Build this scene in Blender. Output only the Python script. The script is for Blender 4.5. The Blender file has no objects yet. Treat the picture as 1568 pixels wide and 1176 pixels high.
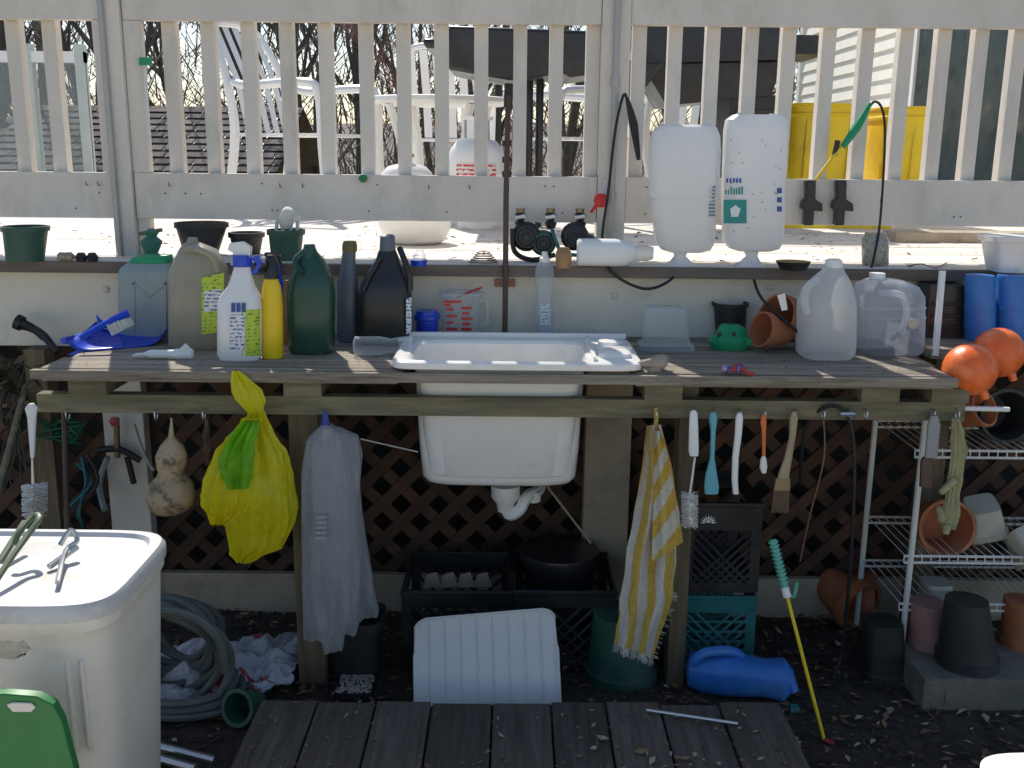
import bpy, bmesh, math, random
from mathutils import Vector, Matrix, noise
random.seed(7)
rnd=random.random
def ru(a,b): return a+(b-a)*random.random()
# ---------------- camera geometry (survey of the photo) ----------------
F=1539.0; TH=math.radians(13); RO=math.radians(.55)
CAM=Vector((0,0,1.5))
Fw=Vector((0,math.cos(TH),-math.sin(TH))); U0=Vector((0,math.sin(TH),math.cos(TH))); X0=Vector((1,0,0))
CR=X0*math.cos(RO)+U0*math.sin(RO); CU=U0*math.cos(RO)-X0*math.sin(RO)
def ray(u,v): return Fw+CR*((u-784)/F)-CU*((v-588)/F)
def at(u,v,Y):
    d=ray(u,v); return CAM+d*(Y/d.y)
def on(u,v,z):
    d=ray(u,v); return CAM+d*((z-CAM.z)/d.z)
def sc(p): return (Vector(p)-CAM).dot(Fw)/F
ZC=.94; ZD=1.165; YF=2.56
# ---------------- materials ----------------
def nn(nt,t,**k):
    n=nt.nodes.new(t)
    for a,b in k.items(): setattr(n,a,b)
    return n
MC={}
def mixc(nt,f,a,b):
    m=nn(nt,'ShaderNodeMix',data_type='RGBA')
    for i,x in ((0,f),(6,a),(7,b)):
        if hasattr(x,'is_linked'): nt.links.new(x,m.inputs[i])
        else: m.inputs[i].default_value=x if i==0 else (x[0],x[1],x[2],1)
    return m.outputs[2]
def ramp(nt,x,a,b):
    r=nn(nt,'ShaderNodeMapRange'); nt.links.new(x,r.inputs[0]); r.inputs[1].default_value=a; r.inputs[2].default_value=b
    return r.outputs[0]
def noi(nt,vec,s,d=5,r=.6):
    n=nn(nt,'ShaderNodeTexNoise'); n.inputs['Scale'].default_value=s; n.inputs['Detail'].default_value=d; n.inputs['Roughness'].default_value=r
    nt.links.new(vec,n.inputs['Vector']); return n.outputs['Fac']
def M(name,c,rough=.5,var=.15,s=7,bump=0.,bs=60,metal=0,dirt=0.,dc=(.10,.085,.06),ds=5,isl=0.,st=(1,1,1),trl=0.,alpha=0.,trans=0.,d0=.5,d1=.68,bd=.01):
    if name in MC: return MC[name]
    m=bpy.data.materials.new(name); m.use_nodes=True; nt=m.node_tree; nt.nodes.clear()
    out=nn(nt,'ShaderNodeOutputMaterial'); p=nn(nt,'ShaderNodeBsdfPrincipled')
    tc=nn(nt,'ShaderNodeTexCoord'); mp=nn(nt,'ShaderNodeMapping'); nt.links.new(tc.outputs['Object'],mp.inputs[0]); mp.inputs['Scale'].default_value=st
    vec=mp.outputs[0]
    f=ramp(nt,noi(nt,vec,s),.32,.68)
    col=mixc(nt,f,tuple(x*(1-var) for x in c),tuple(min(1,x*(1+var)) for x in c))
    if dirt>0:
        g=ramp(nt,noi(nt,vec,ds,9,.7),d0,d1)
        mm=nn(nt,'ShaderNodeMath',operation='MULTIPLY'); nt.links.new(g,mm.inputs[0]); mm.inputs[1].default_value=dirt
        col=mixc(nt,mm.outputs[0],col,dc)
    if isl>0:
        ge=nn(nt,'ShaderNodeNewGeometry'); mr=nn(nt,'ShaderNodeMapRange'); nt.links.new(ge.outputs['Random Per Island'],mr.inputs[0])
        mr.inputs[3].default_value=1-isl; mr.inputs[4].default_value=1+isl
        vm=nn(nt,'ShaderNodeVectorMath',operation='SCALE'); nt.links.new(col,vm.inputs[0]); nt.links.new(mr.outputs[0],vm.inputs['Scale']); col=vm.outputs[0]
    nt.links.new(col,p.inputs['Base Color']); p.inputs['Metallic'].default_value=metal
    rr=nn(nt,'ShaderNodeMapRange'); nt.links.new(f,rr.inputs[0]); rr.inputs[3].default_value=max(0.03,rough-.08); rr.inputs[4].default_value=min(1,rough+.1)
    nt.links.new(rr.outputs[0],p.inputs['Roughness'])
    p.inputs['Transmission Weight'].default_value=trans
    if bump>0:
        b=nn(nt,'ShaderNodeBump'); b.inputs['Strength'].default_value=bump; b.inputs['Distance'].default_value=bd
        nt.links.new(noi(nt,vec,bs,6,.65),b.inputs['Height']); nt.links.new(b.outputs[0],p.inputs['Normal'])
    sh=p.outputs[0]
    if trl>0:
        t=nn(nt,'ShaderNodeBsdfTranslucent'); nt.links.new(col,t.inputs[0]); x=nn(nt,'ShaderNodeMixShader'); x.inputs[0].default_value=trl
        nt.links.new(sh,x.inputs[1]); nt.links.new(t.outputs[0],x.inputs[2]); sh=x.outputs[0]
    if alpha>0:
        t=nn(nt,'ShaderNodeBsdfTransparent'); x=nn(nt,'ShaderNodeMixShader')
        lw=nn(nt,'ShaderNodeLayerWeight'); lw.inputs[0].default_value=.35
        mr=nn(nt,'ShaderNodeMapRange'); nt.links.new(lw.outputs['Facing'],mr.inputs[0]); mr.inputs[3].default_value=alpha; mr.inputs[4].default_value=alpha*.35
        nt.links.new(mr.outputs[0],x.inputs[0]); nt.links.new(sh,x.inputs[1]); nt.links.new(t.outputs[0],x.inputs[2]); sh=x.outputs[0]
    nt.links.new(sh,out.inputs[0]); MC[name]=m; return m
def label(name,bg,ink,sx=90,sz=55,th=.52):
    m=M(name,bg,.35,.04); nt=m.node_tree
    p=[n for n in nt.nodes if n.type=='BSDF_PRINCIPLED'][0]; old=p.inputs['Base Color'].links[0].from_socket
    tc=nn(nt,'ShaderNodeTexCoord'); mp=nn(nt,'ShaderNodeMapping'); mp.inputs['Scale'].default_value=(sx,.01,sz*2.2); nt.links.new(tc.outputs['Object'],mp.inputs[0])
    f=ramp(nt,noi(nt,mp.outputs[0],1.,2),th,th+.04)
    w=nn(nt,'ShaderNodeTexWave',wave_type='BANDS',bands_direction='Z'); w.inputs['Scale'].default_value=sz*.55; nt.links.new(tc.outputs['Object'],w.inputs[0])
    g=ramp(nt,w.outputs['Fac'],.35,.5)
    mm=nn(nt,'ShaderNodeMath',operation='MULTIPLY'); nt.links.new(f,mm.inputs[0]); nt.links.new(g,mm.inputs[1])
    nt.links.new(mixc(nt,mm.outputs[0],old,ink),p.inputs['Base Color']); return m
rail=M('rail_paint',(.74,.68,.61),.6,.07,4,.3,90,dirt=.6,dc=(.42,.40,.28),ds=7,st=(1,1,.45),d0=.50,d1=.78)
wallm=M('wall_paint',(.82,.76,.64),.65,.07,4,.3,50,dirt=.65,dc=(.38,.39,.24),ds=4,d0=.48,d1=.76)
deckm=M('deck_boards',(.80,.74,.66),.75,.15,5,.4,60,isl=.12,st=(.6,6,6),dirt=.4,dc=(.35,.28,.22),ds=3,d0=.55,d1=.75)
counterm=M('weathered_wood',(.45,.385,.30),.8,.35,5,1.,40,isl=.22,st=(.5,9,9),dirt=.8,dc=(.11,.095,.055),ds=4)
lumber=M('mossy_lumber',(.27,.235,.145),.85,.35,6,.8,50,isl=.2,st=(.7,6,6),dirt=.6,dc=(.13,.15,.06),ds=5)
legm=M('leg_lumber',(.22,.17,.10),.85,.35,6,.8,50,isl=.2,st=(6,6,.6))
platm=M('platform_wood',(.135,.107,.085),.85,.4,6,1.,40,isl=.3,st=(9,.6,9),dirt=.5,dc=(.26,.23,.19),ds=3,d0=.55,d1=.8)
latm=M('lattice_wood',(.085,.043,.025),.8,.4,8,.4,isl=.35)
white=M('white_plastic',(.84,.84,.82),.35,.04,5,dirt=.2,dc=(.55,.52,.45),ds=4)
offw=M('aged_white_plastic',(.80,.79,.74),.4,.05,5,.05,200,dirt=.55,dc=(.46,.42,.33),ds=7,d0=.54,d1=.76)
sinkm=M('sink_enamel',(.89,.865,.82),.22,.03,5,dirt=.4,dc=(.60,.54,.44),ds=6,d0=.52,d1=.75)
milky=M('milky_plastic',(.82,.84,.82),.35,.04,trl=.45,alpha=.30)
white_tr=M('white_thin_plastic',(.88,.89,.90),.35,.03,trl=.4)
clear=M('clear_plastic',(.80,.86,.88),.05,.03,trl=.25,alpha=.80)
clearb=M('bluish_clear_plastic',(.70,.76,.84),.08,.03,trl=.3,alpha=.70)
greyj=M('smoky_plastic',(.46,.43,.34),.35,.12,trl=.3,dirt=.3)
greygreen=M('greygreen_plastic',(.28,.34,.34),.35,.08,dirt=.3,dc=(.3,.3,.25))
dkgreen=M('dark_green_plastic',(.02,.075,.05),.3,.1,dirt=.2,dc=(.1,.12,.1))
greyblue=M('greyblue_plastic',(.11,.14,.17),.35,.1)
blk=M('black_plastic',(.022,.022,.024),.35,.2,dirt=.35,dc=(.09,.08,.07))
blkr=M('black_rubber',(.018,.018,.019),.55,.2)
blue=M('blue_plastic',(.015,.07,.60),.3,.1,dirt=.15,dc=(.1,.15,.4))
blue2=M('blue_watering_plastic',(.04,.20,.60),.4,.15,dirt=.5,dc=(.16,.24,.4))
yel=M('yellow_plastic',(.9,.62,.01),.35,.05)
yelbin=M('yellow_bin_plastic',(.92,.70,.03),.45,.06,trl=.15,dirt=.2)
grn=M('green_plastic',(.01,.30,.12),.35,.1,dirt=.2,dc=(.1,.25,.1))
grn2=M('bright_green_plastic',(.02,.19,.045),.4,.12,dirt=.4,dc=(.08,.2,.08))
teal=M('teal_plastic',(.02,.15,.15),.4,.15,dirt=.6,dc=(.04,.08,.08))
tealb=M('teal_blue_plastic',(.12,.42,.50),.4,.1,dirt=.2)
potg=M('pot_green',(.03,.10,.07),.5,.15,dirt=.4,dc=(.14,.14,.11))
potk=M('pot_black',(.028,.03,.03),.55,.2,dirt=.4,dc=(.10,.095,.08))
terra=M('terracotta',(.42,.145,.06),.8,.2,10,.3,dirt=.4,dc=(.38,.25,.18))
soil=M('potting_soil',(.05,.035,.025),.95,.4,40,.8)
red=M('red_plastic',(.62,.02,.02),.35,.05)
oran=M('orange_float',(.92,.17,.035),.25,.12,30,.15,150,dirt=.4,dc=(.95,.38,.18),ds=30)
brown=M('brown_pipe',(.09,.05,.035),.5,.2)
cond=M('grey_conduit',(.42,.42,.41),.4,.1,metal=.3)
steel=M('steel',(.55,.55,.55),.3,.1,metal=.9)
brass=M('dirty_brass',(.25,.2,.12),.4,.3,metal=.7)
hosem=M('grey_hose',(.125,.145,.135),.45,.12,dirt=.4,dc=(.08,.08,.06))
wire=M('white_wire',(.78,.77,.70),.4,.06,dirt=.3,dc=(.4,.3,.2))
gourdm=M('gourd_skin',(.50,.36,.22),.6,.25,14,.2,dirt=.85,dc=(.10,.08,.06),ds=22,d0=.50,d1=.6)
ybag=M('yellow_bag_film',(.95,.88,.03),.18,.03,20,.6,8,trl=.5,alpha=.08,bd=.03)
gbag=M('green_bag_film',(.28,.66,.03),.18,.2,20,.6,8,trl=.45,alpha=.1,bd=.03)
pbag=M('clear_bag_film',(.66,.68,.71),.12,.06,14,1.,9,trl=.35,alpha=.50,st=(3.0,3.0,.9),bd=.035)
towy=M('towel_yellow',(.85,.57,.12),.95,.12,60,.6,300,trl=.2)
toww=M('towel_white',(.86,.82,.73),.95,.08,60,.6,300,trl=.2)
bark=M('bark',(.10,.085,.072),.9,.3,8,.5)
twig=M('twigs',(.155,.13,.112),.9,.3,3,isl=.45)
twigr=M('reddish_twigs',(.27,.125,.105),.9,.3,3,isl=.4)
siding=M('vinyl_siding',(.88,.85,.76),.5,.03)
glass=M('window_glass',(.03,.045,.05),.06,.1)
bench=M('tan_board',(.45,.37,.27),.7,.1,4,.2,dirt=.4)
tanpot=M('tan_pot',(.56,.53,.43),.6,.1,dirt=.4)
pinkp=M('pink_pot',(.36,.19,.17),.6,.1,dirt=.4)
conc=M('concrete',(.20,.185,.15),.9,.25,20,.7,80,dirt=.6,dc=(.1,.1,.06))
bristw=M('white_bristles',(.80,.79,.74),.8,.1)
bristb=M('brown_bristles',(.18,.12,.07),.8,.2)
# ---------------- mesh builder ----------------
class Ob:
    def __init__(s,name): s.n=name;s.V=[];s.F=[];s.M=[];s.mats=[];s.T=Matrix.Identity(4);s.Y=3;s.Yf=3
    def mi(s,m):
        if m not in s.mats: s.mats.append(m)
        return s.mats.index(m)
    def add(s,vs,fs,m):
        b=len(s.V); T=s.T; s.V+=[tuple(T@Vector(v)) for v in vs]; s.F+=[tuple(i+b for i in f) for f in fs]
        if isinstance(m,list): s.M+=[s.mi(x) for x in m]
        else: s.M+=[s.mi(m)]*len(fs)
        return s
    def box(s,x0,x1,y0,y1,z0,z1,m):
        return s.add([(x,y,z) for z in (z0,z1) for y in (y0,y1) for x in (x0,x1)],[(0,2,3,1),(4,5,7,6),(0,1,5,4),(2,6,7,3),(0,4,6,2),(1,3,7,5)],m)
    def loft(s,rings,m,seg=28,c0=True,c1=True,cr=0,fr=10,pl=0,pf=2.5,zf=2.2,a0=0,a1=2*math.pi):
        closed=abs(a1-a0-2*math.pi)<1e-6; vs=[];fs=[]; 
        if cr or pl:
            R=[];N=6
            for j in range(len(rings)-1):
                A,B=rings[j],rings[j+1]
                for q in range(N):
                    t=q/N; R.append(tuple(A[i]+(B[i]-A[i])*t for i in range(6)))
            R.append(rings[-1]); rings=R
        k=seg if closed else seg+1
        for (cx,cy,cz,rx,ry,n) in rings:
            for i in range(k):
                a=a0+(a1-a0)*i/seg; c,q=math.cos(a),math.sin(a)
                x=math.copysign(abs(c)**(2/n),c)*rx; y=math.copysign(abs(q)**(2/n),q)*ry
                v=Vector((cx+x,cy+y,cz)); D=Vector((c,q,0))
                if cr:
                    g=noise.noise(v*fr)+.8*(.35-abs(noise.noise(v*fr*1.9+Vector((5,1,2)))))*1.6
                    v+=D*g*cr; v.z+=cr*.4*noise.noise(v*fr*1.3+Vector((9,9,1)))
                if pl:
                    w=Vector((c*pf,q*pf,cz*zf)); g=(.3-abs(noise.noise(w)))*2+.5*(.25-abs(noise.noise(w*2.3+Vector((3,3,0)))))*1.5
                    v+=D*g*pl
                vs.append(v)
        for j in range(len(rings)-1):
            for i in range(seg):
                i2=(i+1)%k if closed else i+1
                fs.append((j*k+i,j*k+i2,(j+1)*k+i2,(j+1)*k+i))
        if closed and c0: fs.append(tuple(range(k))[::-1])
        if closed and c1: fs.append(tuple((len(rings)-1)*k+i for i in range(k)))
        return s.add(vs,fs,m)
    def lathe(s,c,prof,m,n=2,seg=28,dr=1,**k):
        return s.loft([(c[0],c[1],c[2]+z,r,r*dr,n) for r,z in prof],m,seg,**k)
    def stand(s,Z,prof,m,dr=1,n=2,**k):
        v,a,b=prof[0]; p=on((a+b)/2,v,Z); s.Yf=p.y; s.Y=p.y+(b-a)/2*sc(p)*dr
        return s.rev(prof,m,dr=dr,n=n,**k)
    def setY(s,Y): s.Y=s.Yf=Y; return s
    def rev(s,prof,m,dr=1,n=2,dep=None,**k):
        R=[]
        for (v,a,b) in prof:
            p=at((a+b)/2,v,s.Y); z=at((a+b)/2,v,s.Yf).z; r=(b-a)/2*sc(p)
            R.append((p.x,s.Y,z,r,dep if dep else r*dr,n))
        return s.loft(R,m,**k)
    def tube(s,pts,r,m,seg=8,sub=5,cap=True):
        P=[Vector(p) for p in pts]
        if sub>1 and len(P)>2:
            Q=[];R=[]
            for i in range(len(P)-1):
                a=P[max(i-1,0)];b=P[i];c=P[i+1];d=P[min(i+2,len(P)-1)]
                for j in range(sub):
                    t=j/sub; Q.append(.5*((2*b)+(c-a)*t+(2*a-5*b+4*c-d)*t*t+(3*b-a-3*c+d)*t**3))
                    if isinstance(r,(list,tuple)): R.append(r[i]+(r[i+1]-r[i])*t)
            Q.append(P[-1]); 
            if isinstance(r,(list,tuple)): R.append(r[-1]); r=R
            P=Q
        if not isinstance(r,(list,tuple)): r=[r]*len(P)
        vs=[];fs=[]; up=None
        for i,p in enumerate(P):
            d=(P[min(i+1,len(P)-1)]-P[max(i-1,0)]); d=d.normalized() if d.length>1e-9 else Vector((0,0,1))
            if up is None: up=d.orthogonal().normalized()
            up=(up-d*up.dot(d)); up=up.normalized() if up.length>1e-6 else d.orthogonal().normalized()
            w=d.cross(up)
            for j in range(seg):
                a=2*math.pi*j/seg; vs.append(p+(up*math.cos(a)+w*math.sin(a))*r[i])
        for i in range(len(P)-1):
            for j in range(seg):
                j2=(j+1)%seg; fs.append((i*seg+j,i*seg+j2,(i+1)*seg+j2,(i+1)*seg+j))
        if cap: fs.append(tuple(range(seg))[::-1]); fs.append(tuple((len(P)-1)*seg+j for j in range(seg)))
        return s.add(vs,fs,m)
    def grid(s,fn,nu,nv,m):
        vs=[fn(i/nu,j/nv) for j in range(nv+1) for i in range(nu+1)]
        fs=[(j*(nu+1)+i,j*(nu+1)+i+1,(j+1)*(nu+1)+i+1,(j+1)*(nu+1)+i) for j in range(nv) for i in range(nu)]
        mm=[m(i/nu,j/nv) for j in range(nv) for i in range(nu)] if callable(m) else m
        return s.add(vs,fs,mm)
    def poly(s,pts,th,m):
        n=len(pts); vs=[(x,-th/2,z) for x,z in pts]+[(x,th/2,z) for x,z in pts]
        return s.add(vs,[tuple(range(n)),tuple(range(n,2*n))[::-1]]+[(i,i+n,(i+1)%n+n,(i+1)%n) for i in range(n)],m)
    def ppoly(s,uv,Y,th,m):
        pts=[at(u,v,Y) for u,v in uv]; n=len(pts)
        vs=[(p.x,Y-th/2,p.z) for p in pts]+[(p.x,Y+th/2,p.z) for p in pts]
        return s.add(vs,[tuple(range(n)),tuple(range(n,2*n))[::-1]]+[(i,i+n,(i+1)%n+n,(i+1)%n) for i in range(n)],m)
    def done(s,bev=0,ang=38,fix=True):
        V=[Vector(v) for v in s.V]
        o=Vector(((min(v.x for v in V)+max(v.x for v in V))/2,(min(v.y for v in V)+max(v.y for v in V))/2,min(v.z for v in V)))
        me=bpy.data.meshes.new(s.n); me.from_pydata([v-o for v in V],[],s.F)
        for m in s.mats: me.materials.append(m)
        me.polygons.foreach_set('material_index',s.M); me.polygons.foreach_set('use_smooth',[True]*len(s.F))
        if fix:
            b=bmesh.new(); b.from_mesh(me); bmesh.ops.recalc_face_normals(b,faces=b.faces); b.to_mesh(me); b.free()
        me.set_sharp_from_angle(angle=math.radians(ang))
        ob=bpy.data.objects.new(s.n,me); ob.location=o; bpy.context.scene.collection.objects.link(ob)
        if bev:
            x=ob.modifiers.new('b','BEVEL'); x.width=bev; x.segments=2; x.limit_method='ANGLE'; x.angle_limit=math.radians(40)
        return ob
def AP(u,v,Y): p=at(u,v,Y); return (p.x,Y,p.z)
RX=lambda a:Matrix.Rotation(math.radians(a),4,'X'); RZ=lambda a:Matrix.Rotation(math.radians(a),4,'Z'); RY=lambda a:Matrix.Rotation(math.radians(a),4,'Y')
def AX(p,d): return Matrix.Translation(Vector(p))@Vector(d).to_track_quat('Z','Y').to_matrix().to_4x4()
# ---------------- world, sun, camera ----------------
S=bpy.context.scene
S.view_settings.view_transform='Standard'; S.view_settings.look='None'; S.view_settings.exposure=0
el=math.radians(47); az=Vector((-.36,1,0)).normalized()   # direction towards the sun
sd=Vector((az.x*math.cos(el),az.y*math.cos(el),math.sin(el)))
w=bpy.data.worlds.new('World'); S.world=w; w.use_nodes=True; nt=w.node_tree
bg=nt.nodes['Background']; sky=nt.nodes.new('ShaderNodeTexSky'); sky.sky_type='NISHITA'; sky.sun_disc=False
sky.sun_elevation=el; sky.sun_rotation=math.atan2(sd.x,sd.y); sky.air_density=1.0; sky.dust_density=1.0; sky.ozone_density=1
nt.links.new(sky.outputs[0],bg.inputs[0]); bg.inputs[1].default_value=.145
L=bpy.data.lights.new('sun','SUN'); L.energy=5; L.angle=math.radians(.5); L.color=(1,.95,.87)
lo=bpy.data.objects.new('sun',L); lo.rotation_euler=sd.to_track_quat('Z','Y').to_euler(); lo.location=(-3,6,9); S.collection.objects.link(lo)
cd=bpy.data.cameras.new('camera'); cam=bpy.data.objects.new('camera',cd); S.collection.objects.link(cam); S.camera=cam
cd.lens=36*F/1568; cd.sensor_width=36; cd.clip_start=.05; cd.clip_end=2000
cam.matrix_world=Matrix.Translation(CAM)@Matrix((CR,CU,-Fw)).transposed().to_4x4()
# ---------------- ground ----------------
gm=M('mulch_ground',(.05,.037,.028),.95,.5,30,1.,70,dirt=.6,dc=(.11,.08,.055),ds=14)
lawn=M('winter_lawn',(.20,.18,.10),.95,.3,2,.3,20,dirt=.5,dc=(.10,.11,.05),ds=.7)
g=Ob('ground')
def gf(s,t):
    x=-2.6+5.4*s; y=1.1+3.5*t
    return Vector((x,y,.02*noise.noise(Vector((x*2.2,y*2.2,0)))+.008*noise.noise(Vector((x*14,y*14,3)))))
g.grid(gf,180,140,gm); g.done(fix=False)
g=Ob('lawn_terrain'); g.add([(-600,-300,-.04),(600,-300,-.04),(600,900,-.04),(-600,900,-.04)],[(0,1,2,3)],lawn); g.done(fix=False)
pv=Ob('bounce_floor'); pm=M('pale_bounce_floor',(.68,.59,.47),.85,.08,3,.3,60,isl=.06)  # pale slabs added out of view to bounce sun onto the shaded fronts
for i in range(-6,6):
    for j in range(-8,1): pv.box(i*1.2+.01,i*1.2+1.19,j*1.2+.01,j*1.2+1.19,-.05,.004,pm)
pv.done(bev=.004)
lf=[M('leaf_a',(.26,.16,.08),.8,.2,trl=.1),M('leaf_b',(.16,.095,.05),.8,.2),M('leaf_c',(.42,.33,.23),.8,.2),M('chip_d',(.055,.04,.03),.9,.3)]
def litter(name,n,x0,x1,y0,y1,zf,smin,smax,mats):
    o=Ob(name)
    for i in range(n):
        x=ru(x0,x1);y=ru(y0,y1);z=zf(x,y)
        if z is None: continue
        s=ru(smin,smax); a=ru(0,6.28); l=Vector((math.cos(a),math.sin(a),ru(-.25,.25)))*s; q=Vector((-math.sin(a),math.cos(a),ru(-.3,.3)))*s*ru(.25,.6)
        p=Vector((x,y,z+.004+s*.25)); mid=Vector((0,0,ru(-.2,.35)*s))
        o.add([p-l,p-q+mid,p+l,p+q+mid],[(0,1,2,3)] if rnd()<.5 else [(0,1,3),(1,2,3)],random.choice(mats))
    return o.done(fix=False)
litter('leaf_litter',3600,-1.9,2.2,1.9,3.1,lambda x,y:0.005 if not(-.75<x<.72 and y<2.45) else None,.006,.022,[lf[0],lf[1],lf[1],lf[3],lf[3],lf[2]])
litter('wood_chips',7000,-1.8,2.3,1.9,3.1,lambda x,y:0.0,.004,.014,[lf[3],lf[3],lf[1],gm])
# ---------------- deck ----------------
d=Ob('deck')
y=3.07; i=0
while y<8.6:
    d.box(-7,7,y,y+.138,ZD-.03,ZD+(0.001 if i%2 else 0),deckm); y+=.144; i+=1
d.box(-7,7,3.11,3.15,.89,ZD-.032,wallm)
d.done(bev=.003)
t=Ob('deck_edge_trim'); t.box(-7,7,3.052,3.068,ZD-.036,ZD-.002,M('trim_brown',(.17,.135,.11),.7,.25,8,.4,st=(.5,5,5))); t.done(bev=.002)
fw=Ob('under_deck_dark_backing'); fw.box(-7,7,4.4,4.6,-.05,ZD-.04,M('under_deck_shade',(.03,.027,.025),.9,.3)); fw.done()  # added backing behind the lattice; near-black colour stands in for under-deck shade
litter('deck_leaves',600,-2.4,2.6,3.08,4.6,lambda x,y:ZD,.005,.018,lf[:3])
o=Ob('wall_carriage_bolts')
for u,v in ((162,443),(941,453),(560,440),(1180,440)):
    p=at(u,v,3.109); o.T=Matrix.Translation(p)@RX(90); o.lathe((0,0,0),[(.012,0),(.011,.004),(.006,.007)],rail,seg=14)
o.done()
def rz(v,Y=3.25): return at(784,v,Y).z
zb0,zb1,zt0=rz(340),rz(270),rz(36); zt1=zt0+.15
r=Ob('deck_railing')
xu=lambda u,v=35,Y=3.25: at(u,v,Y).x
pb0,pb1=xu(922),xu(966)
segs=[(-3.2,xu(155)),(xu(188),pb0-.002),(pb1+.002,3.4)]
for a,b in segs:
    r.box(a,b,3.25,3.288,zb0,zb1,rail); r.box(a,b,3.25,3.288,zt0,zt1,rail)
r.box(-3.2,3.4,3.22,3.36,zt1+.002,zt1+.04,rail)
r.box(xu(140),xu(156),3.249,3.29,zb1+.001,zt0-.001,rail); r.box(xu(187),xu(213),3.252,3.288,zb1+.001,zt0-.001,rail)
r.box(xu(156)+.002,xu(187)-.002,3.235,3.325,ZD,zt1,rail)
r.box(xu(187),xu(206),3.26,3.30,ZD,zb0-.001,rail)
r.box(pb0,pb1,3.24,3.33,ZD,zt1,rail)
for u in [-170,-110,-45,15,72,257,317,377,436,497,557,616,676,737,797,853,908,980,1035,1095,1154,1212,1271,1331,1391,1450,1508,1566,1625,1684]:
    x=xu(u,35,3.29)+ru(-.003,.003); tw=ru(-.002,.002); r.box(x-.0215,x+.0215,3.291+tw,3.333+tw,zb0+.03,zt1-.02,rail)
for k in range(26):
    a=ru(-1.5,1.7); z=random.choice([zb1-.03,zb0+.03,zb0+.08]); r.tube([(a,3.2515,z),(a,3.247,z)],.0028,brown,6,1)
for k in range(8):
    a=ru(-1.4,1.6); z=zb1-.04; r.tube([(a,3.252,z),(a,3.235,z),(a,3.232,z+.012)],.0018,brown,5,1)
r.done(bev=.004)
c=Ob('electrical_conduit'); c.tube([(xu(160),3.225,zt1),(xu(160),3.225,ZD+.3),(xu(160),3.225,ZD)],.010,cond,sub=1); c.done()
c=Ob('electrical_conduit'); X=xu(944); c.tube([(X,3.225,zt1),(X,3.225,ZD)],.010,cond,sub=1)
for z in (1.7,1.35): c.lathe((X,3.225,z),[(.014,0),(.014,.03)],cond)
c.done()
# lattice
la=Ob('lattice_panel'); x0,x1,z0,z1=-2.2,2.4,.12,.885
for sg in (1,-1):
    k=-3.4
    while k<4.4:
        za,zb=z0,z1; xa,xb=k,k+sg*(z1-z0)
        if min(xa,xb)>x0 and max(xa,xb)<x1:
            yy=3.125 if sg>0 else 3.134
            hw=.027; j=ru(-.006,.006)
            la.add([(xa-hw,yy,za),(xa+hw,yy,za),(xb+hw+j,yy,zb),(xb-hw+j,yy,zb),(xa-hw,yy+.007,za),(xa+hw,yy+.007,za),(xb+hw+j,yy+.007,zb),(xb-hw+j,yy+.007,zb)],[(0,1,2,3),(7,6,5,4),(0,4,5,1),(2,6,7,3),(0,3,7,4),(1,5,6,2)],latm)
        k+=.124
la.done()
b=Ob('base_board'); b.box(-1.28,3,3.09,3.12,-.02,.135,bench); b.done(bev=.003)
b=Ob('support_post'); a,e=at(895,700,3.06).x,at(965,700,3.06).x; b.box(a,e,3.05,3.12,0,.886,bench); b.done(bev=.003)
b=Ob('support_post'); a,e=at(160,700,3.06).x,at(222,700,3.06).x; b.box(a,e,3.07,3.12,0,.886,rail); b.done(bev=.003)
# ---------------- potting bench ----------------
XL=on(35,570,ZC).x; XR=on(1482,586,ZC).x
pb=Ob('potting_bench')
sx0,sx1=-.30,.325
ys=[2.56,2.70,2.83,2.945,3.02,3.10]
for i in range(5):
    a,e=ys[i]+.002,ys[i+1]-.002
    j=ru(-.015,.015)
    if i>=3: pb.box(XL+.01+j,XR-.02+j,a,e,ZC-.035,ZC-.001*(i%2),counterm)
    else:
        pb.box(XL+.02+j,sx0,a,e,ZC-.035,ZC-.001*(i%2),counterm); pb.box(sx1,XR-.01+j,a,e,ZC-.035,ZC-.001*(i%2),counterm)
pb.box(XL,XR,2.540,2.560,ZC-.026,ZC-.002,counterm)
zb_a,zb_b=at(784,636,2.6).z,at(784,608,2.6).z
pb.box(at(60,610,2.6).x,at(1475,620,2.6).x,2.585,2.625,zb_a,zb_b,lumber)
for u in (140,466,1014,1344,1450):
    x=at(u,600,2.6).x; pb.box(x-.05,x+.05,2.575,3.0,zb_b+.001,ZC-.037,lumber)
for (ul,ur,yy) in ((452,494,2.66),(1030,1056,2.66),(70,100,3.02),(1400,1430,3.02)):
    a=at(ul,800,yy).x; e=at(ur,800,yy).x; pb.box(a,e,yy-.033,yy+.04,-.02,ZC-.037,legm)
for k in range(24):
    x=ru(XL+.05,XR-.05)
    if sx0-.02<x<sx1+.02: continue
    pb.lathe((x,random.choice([2.62,2.66,2.75,2.88]),ZC-.001),[(.004,0),(.0035,.002)],brown,seg=6)
pb.done(bev=.004)
litter('counter_debris',260,XL+.03,XR-.03,2.57,3.05,lambda x,y:ZC if not(sx0-.02<x<sx1+.03 and y<2.95) else None,.002,.009,[lf[0],lf[1],lf[2],lf[3]])
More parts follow.
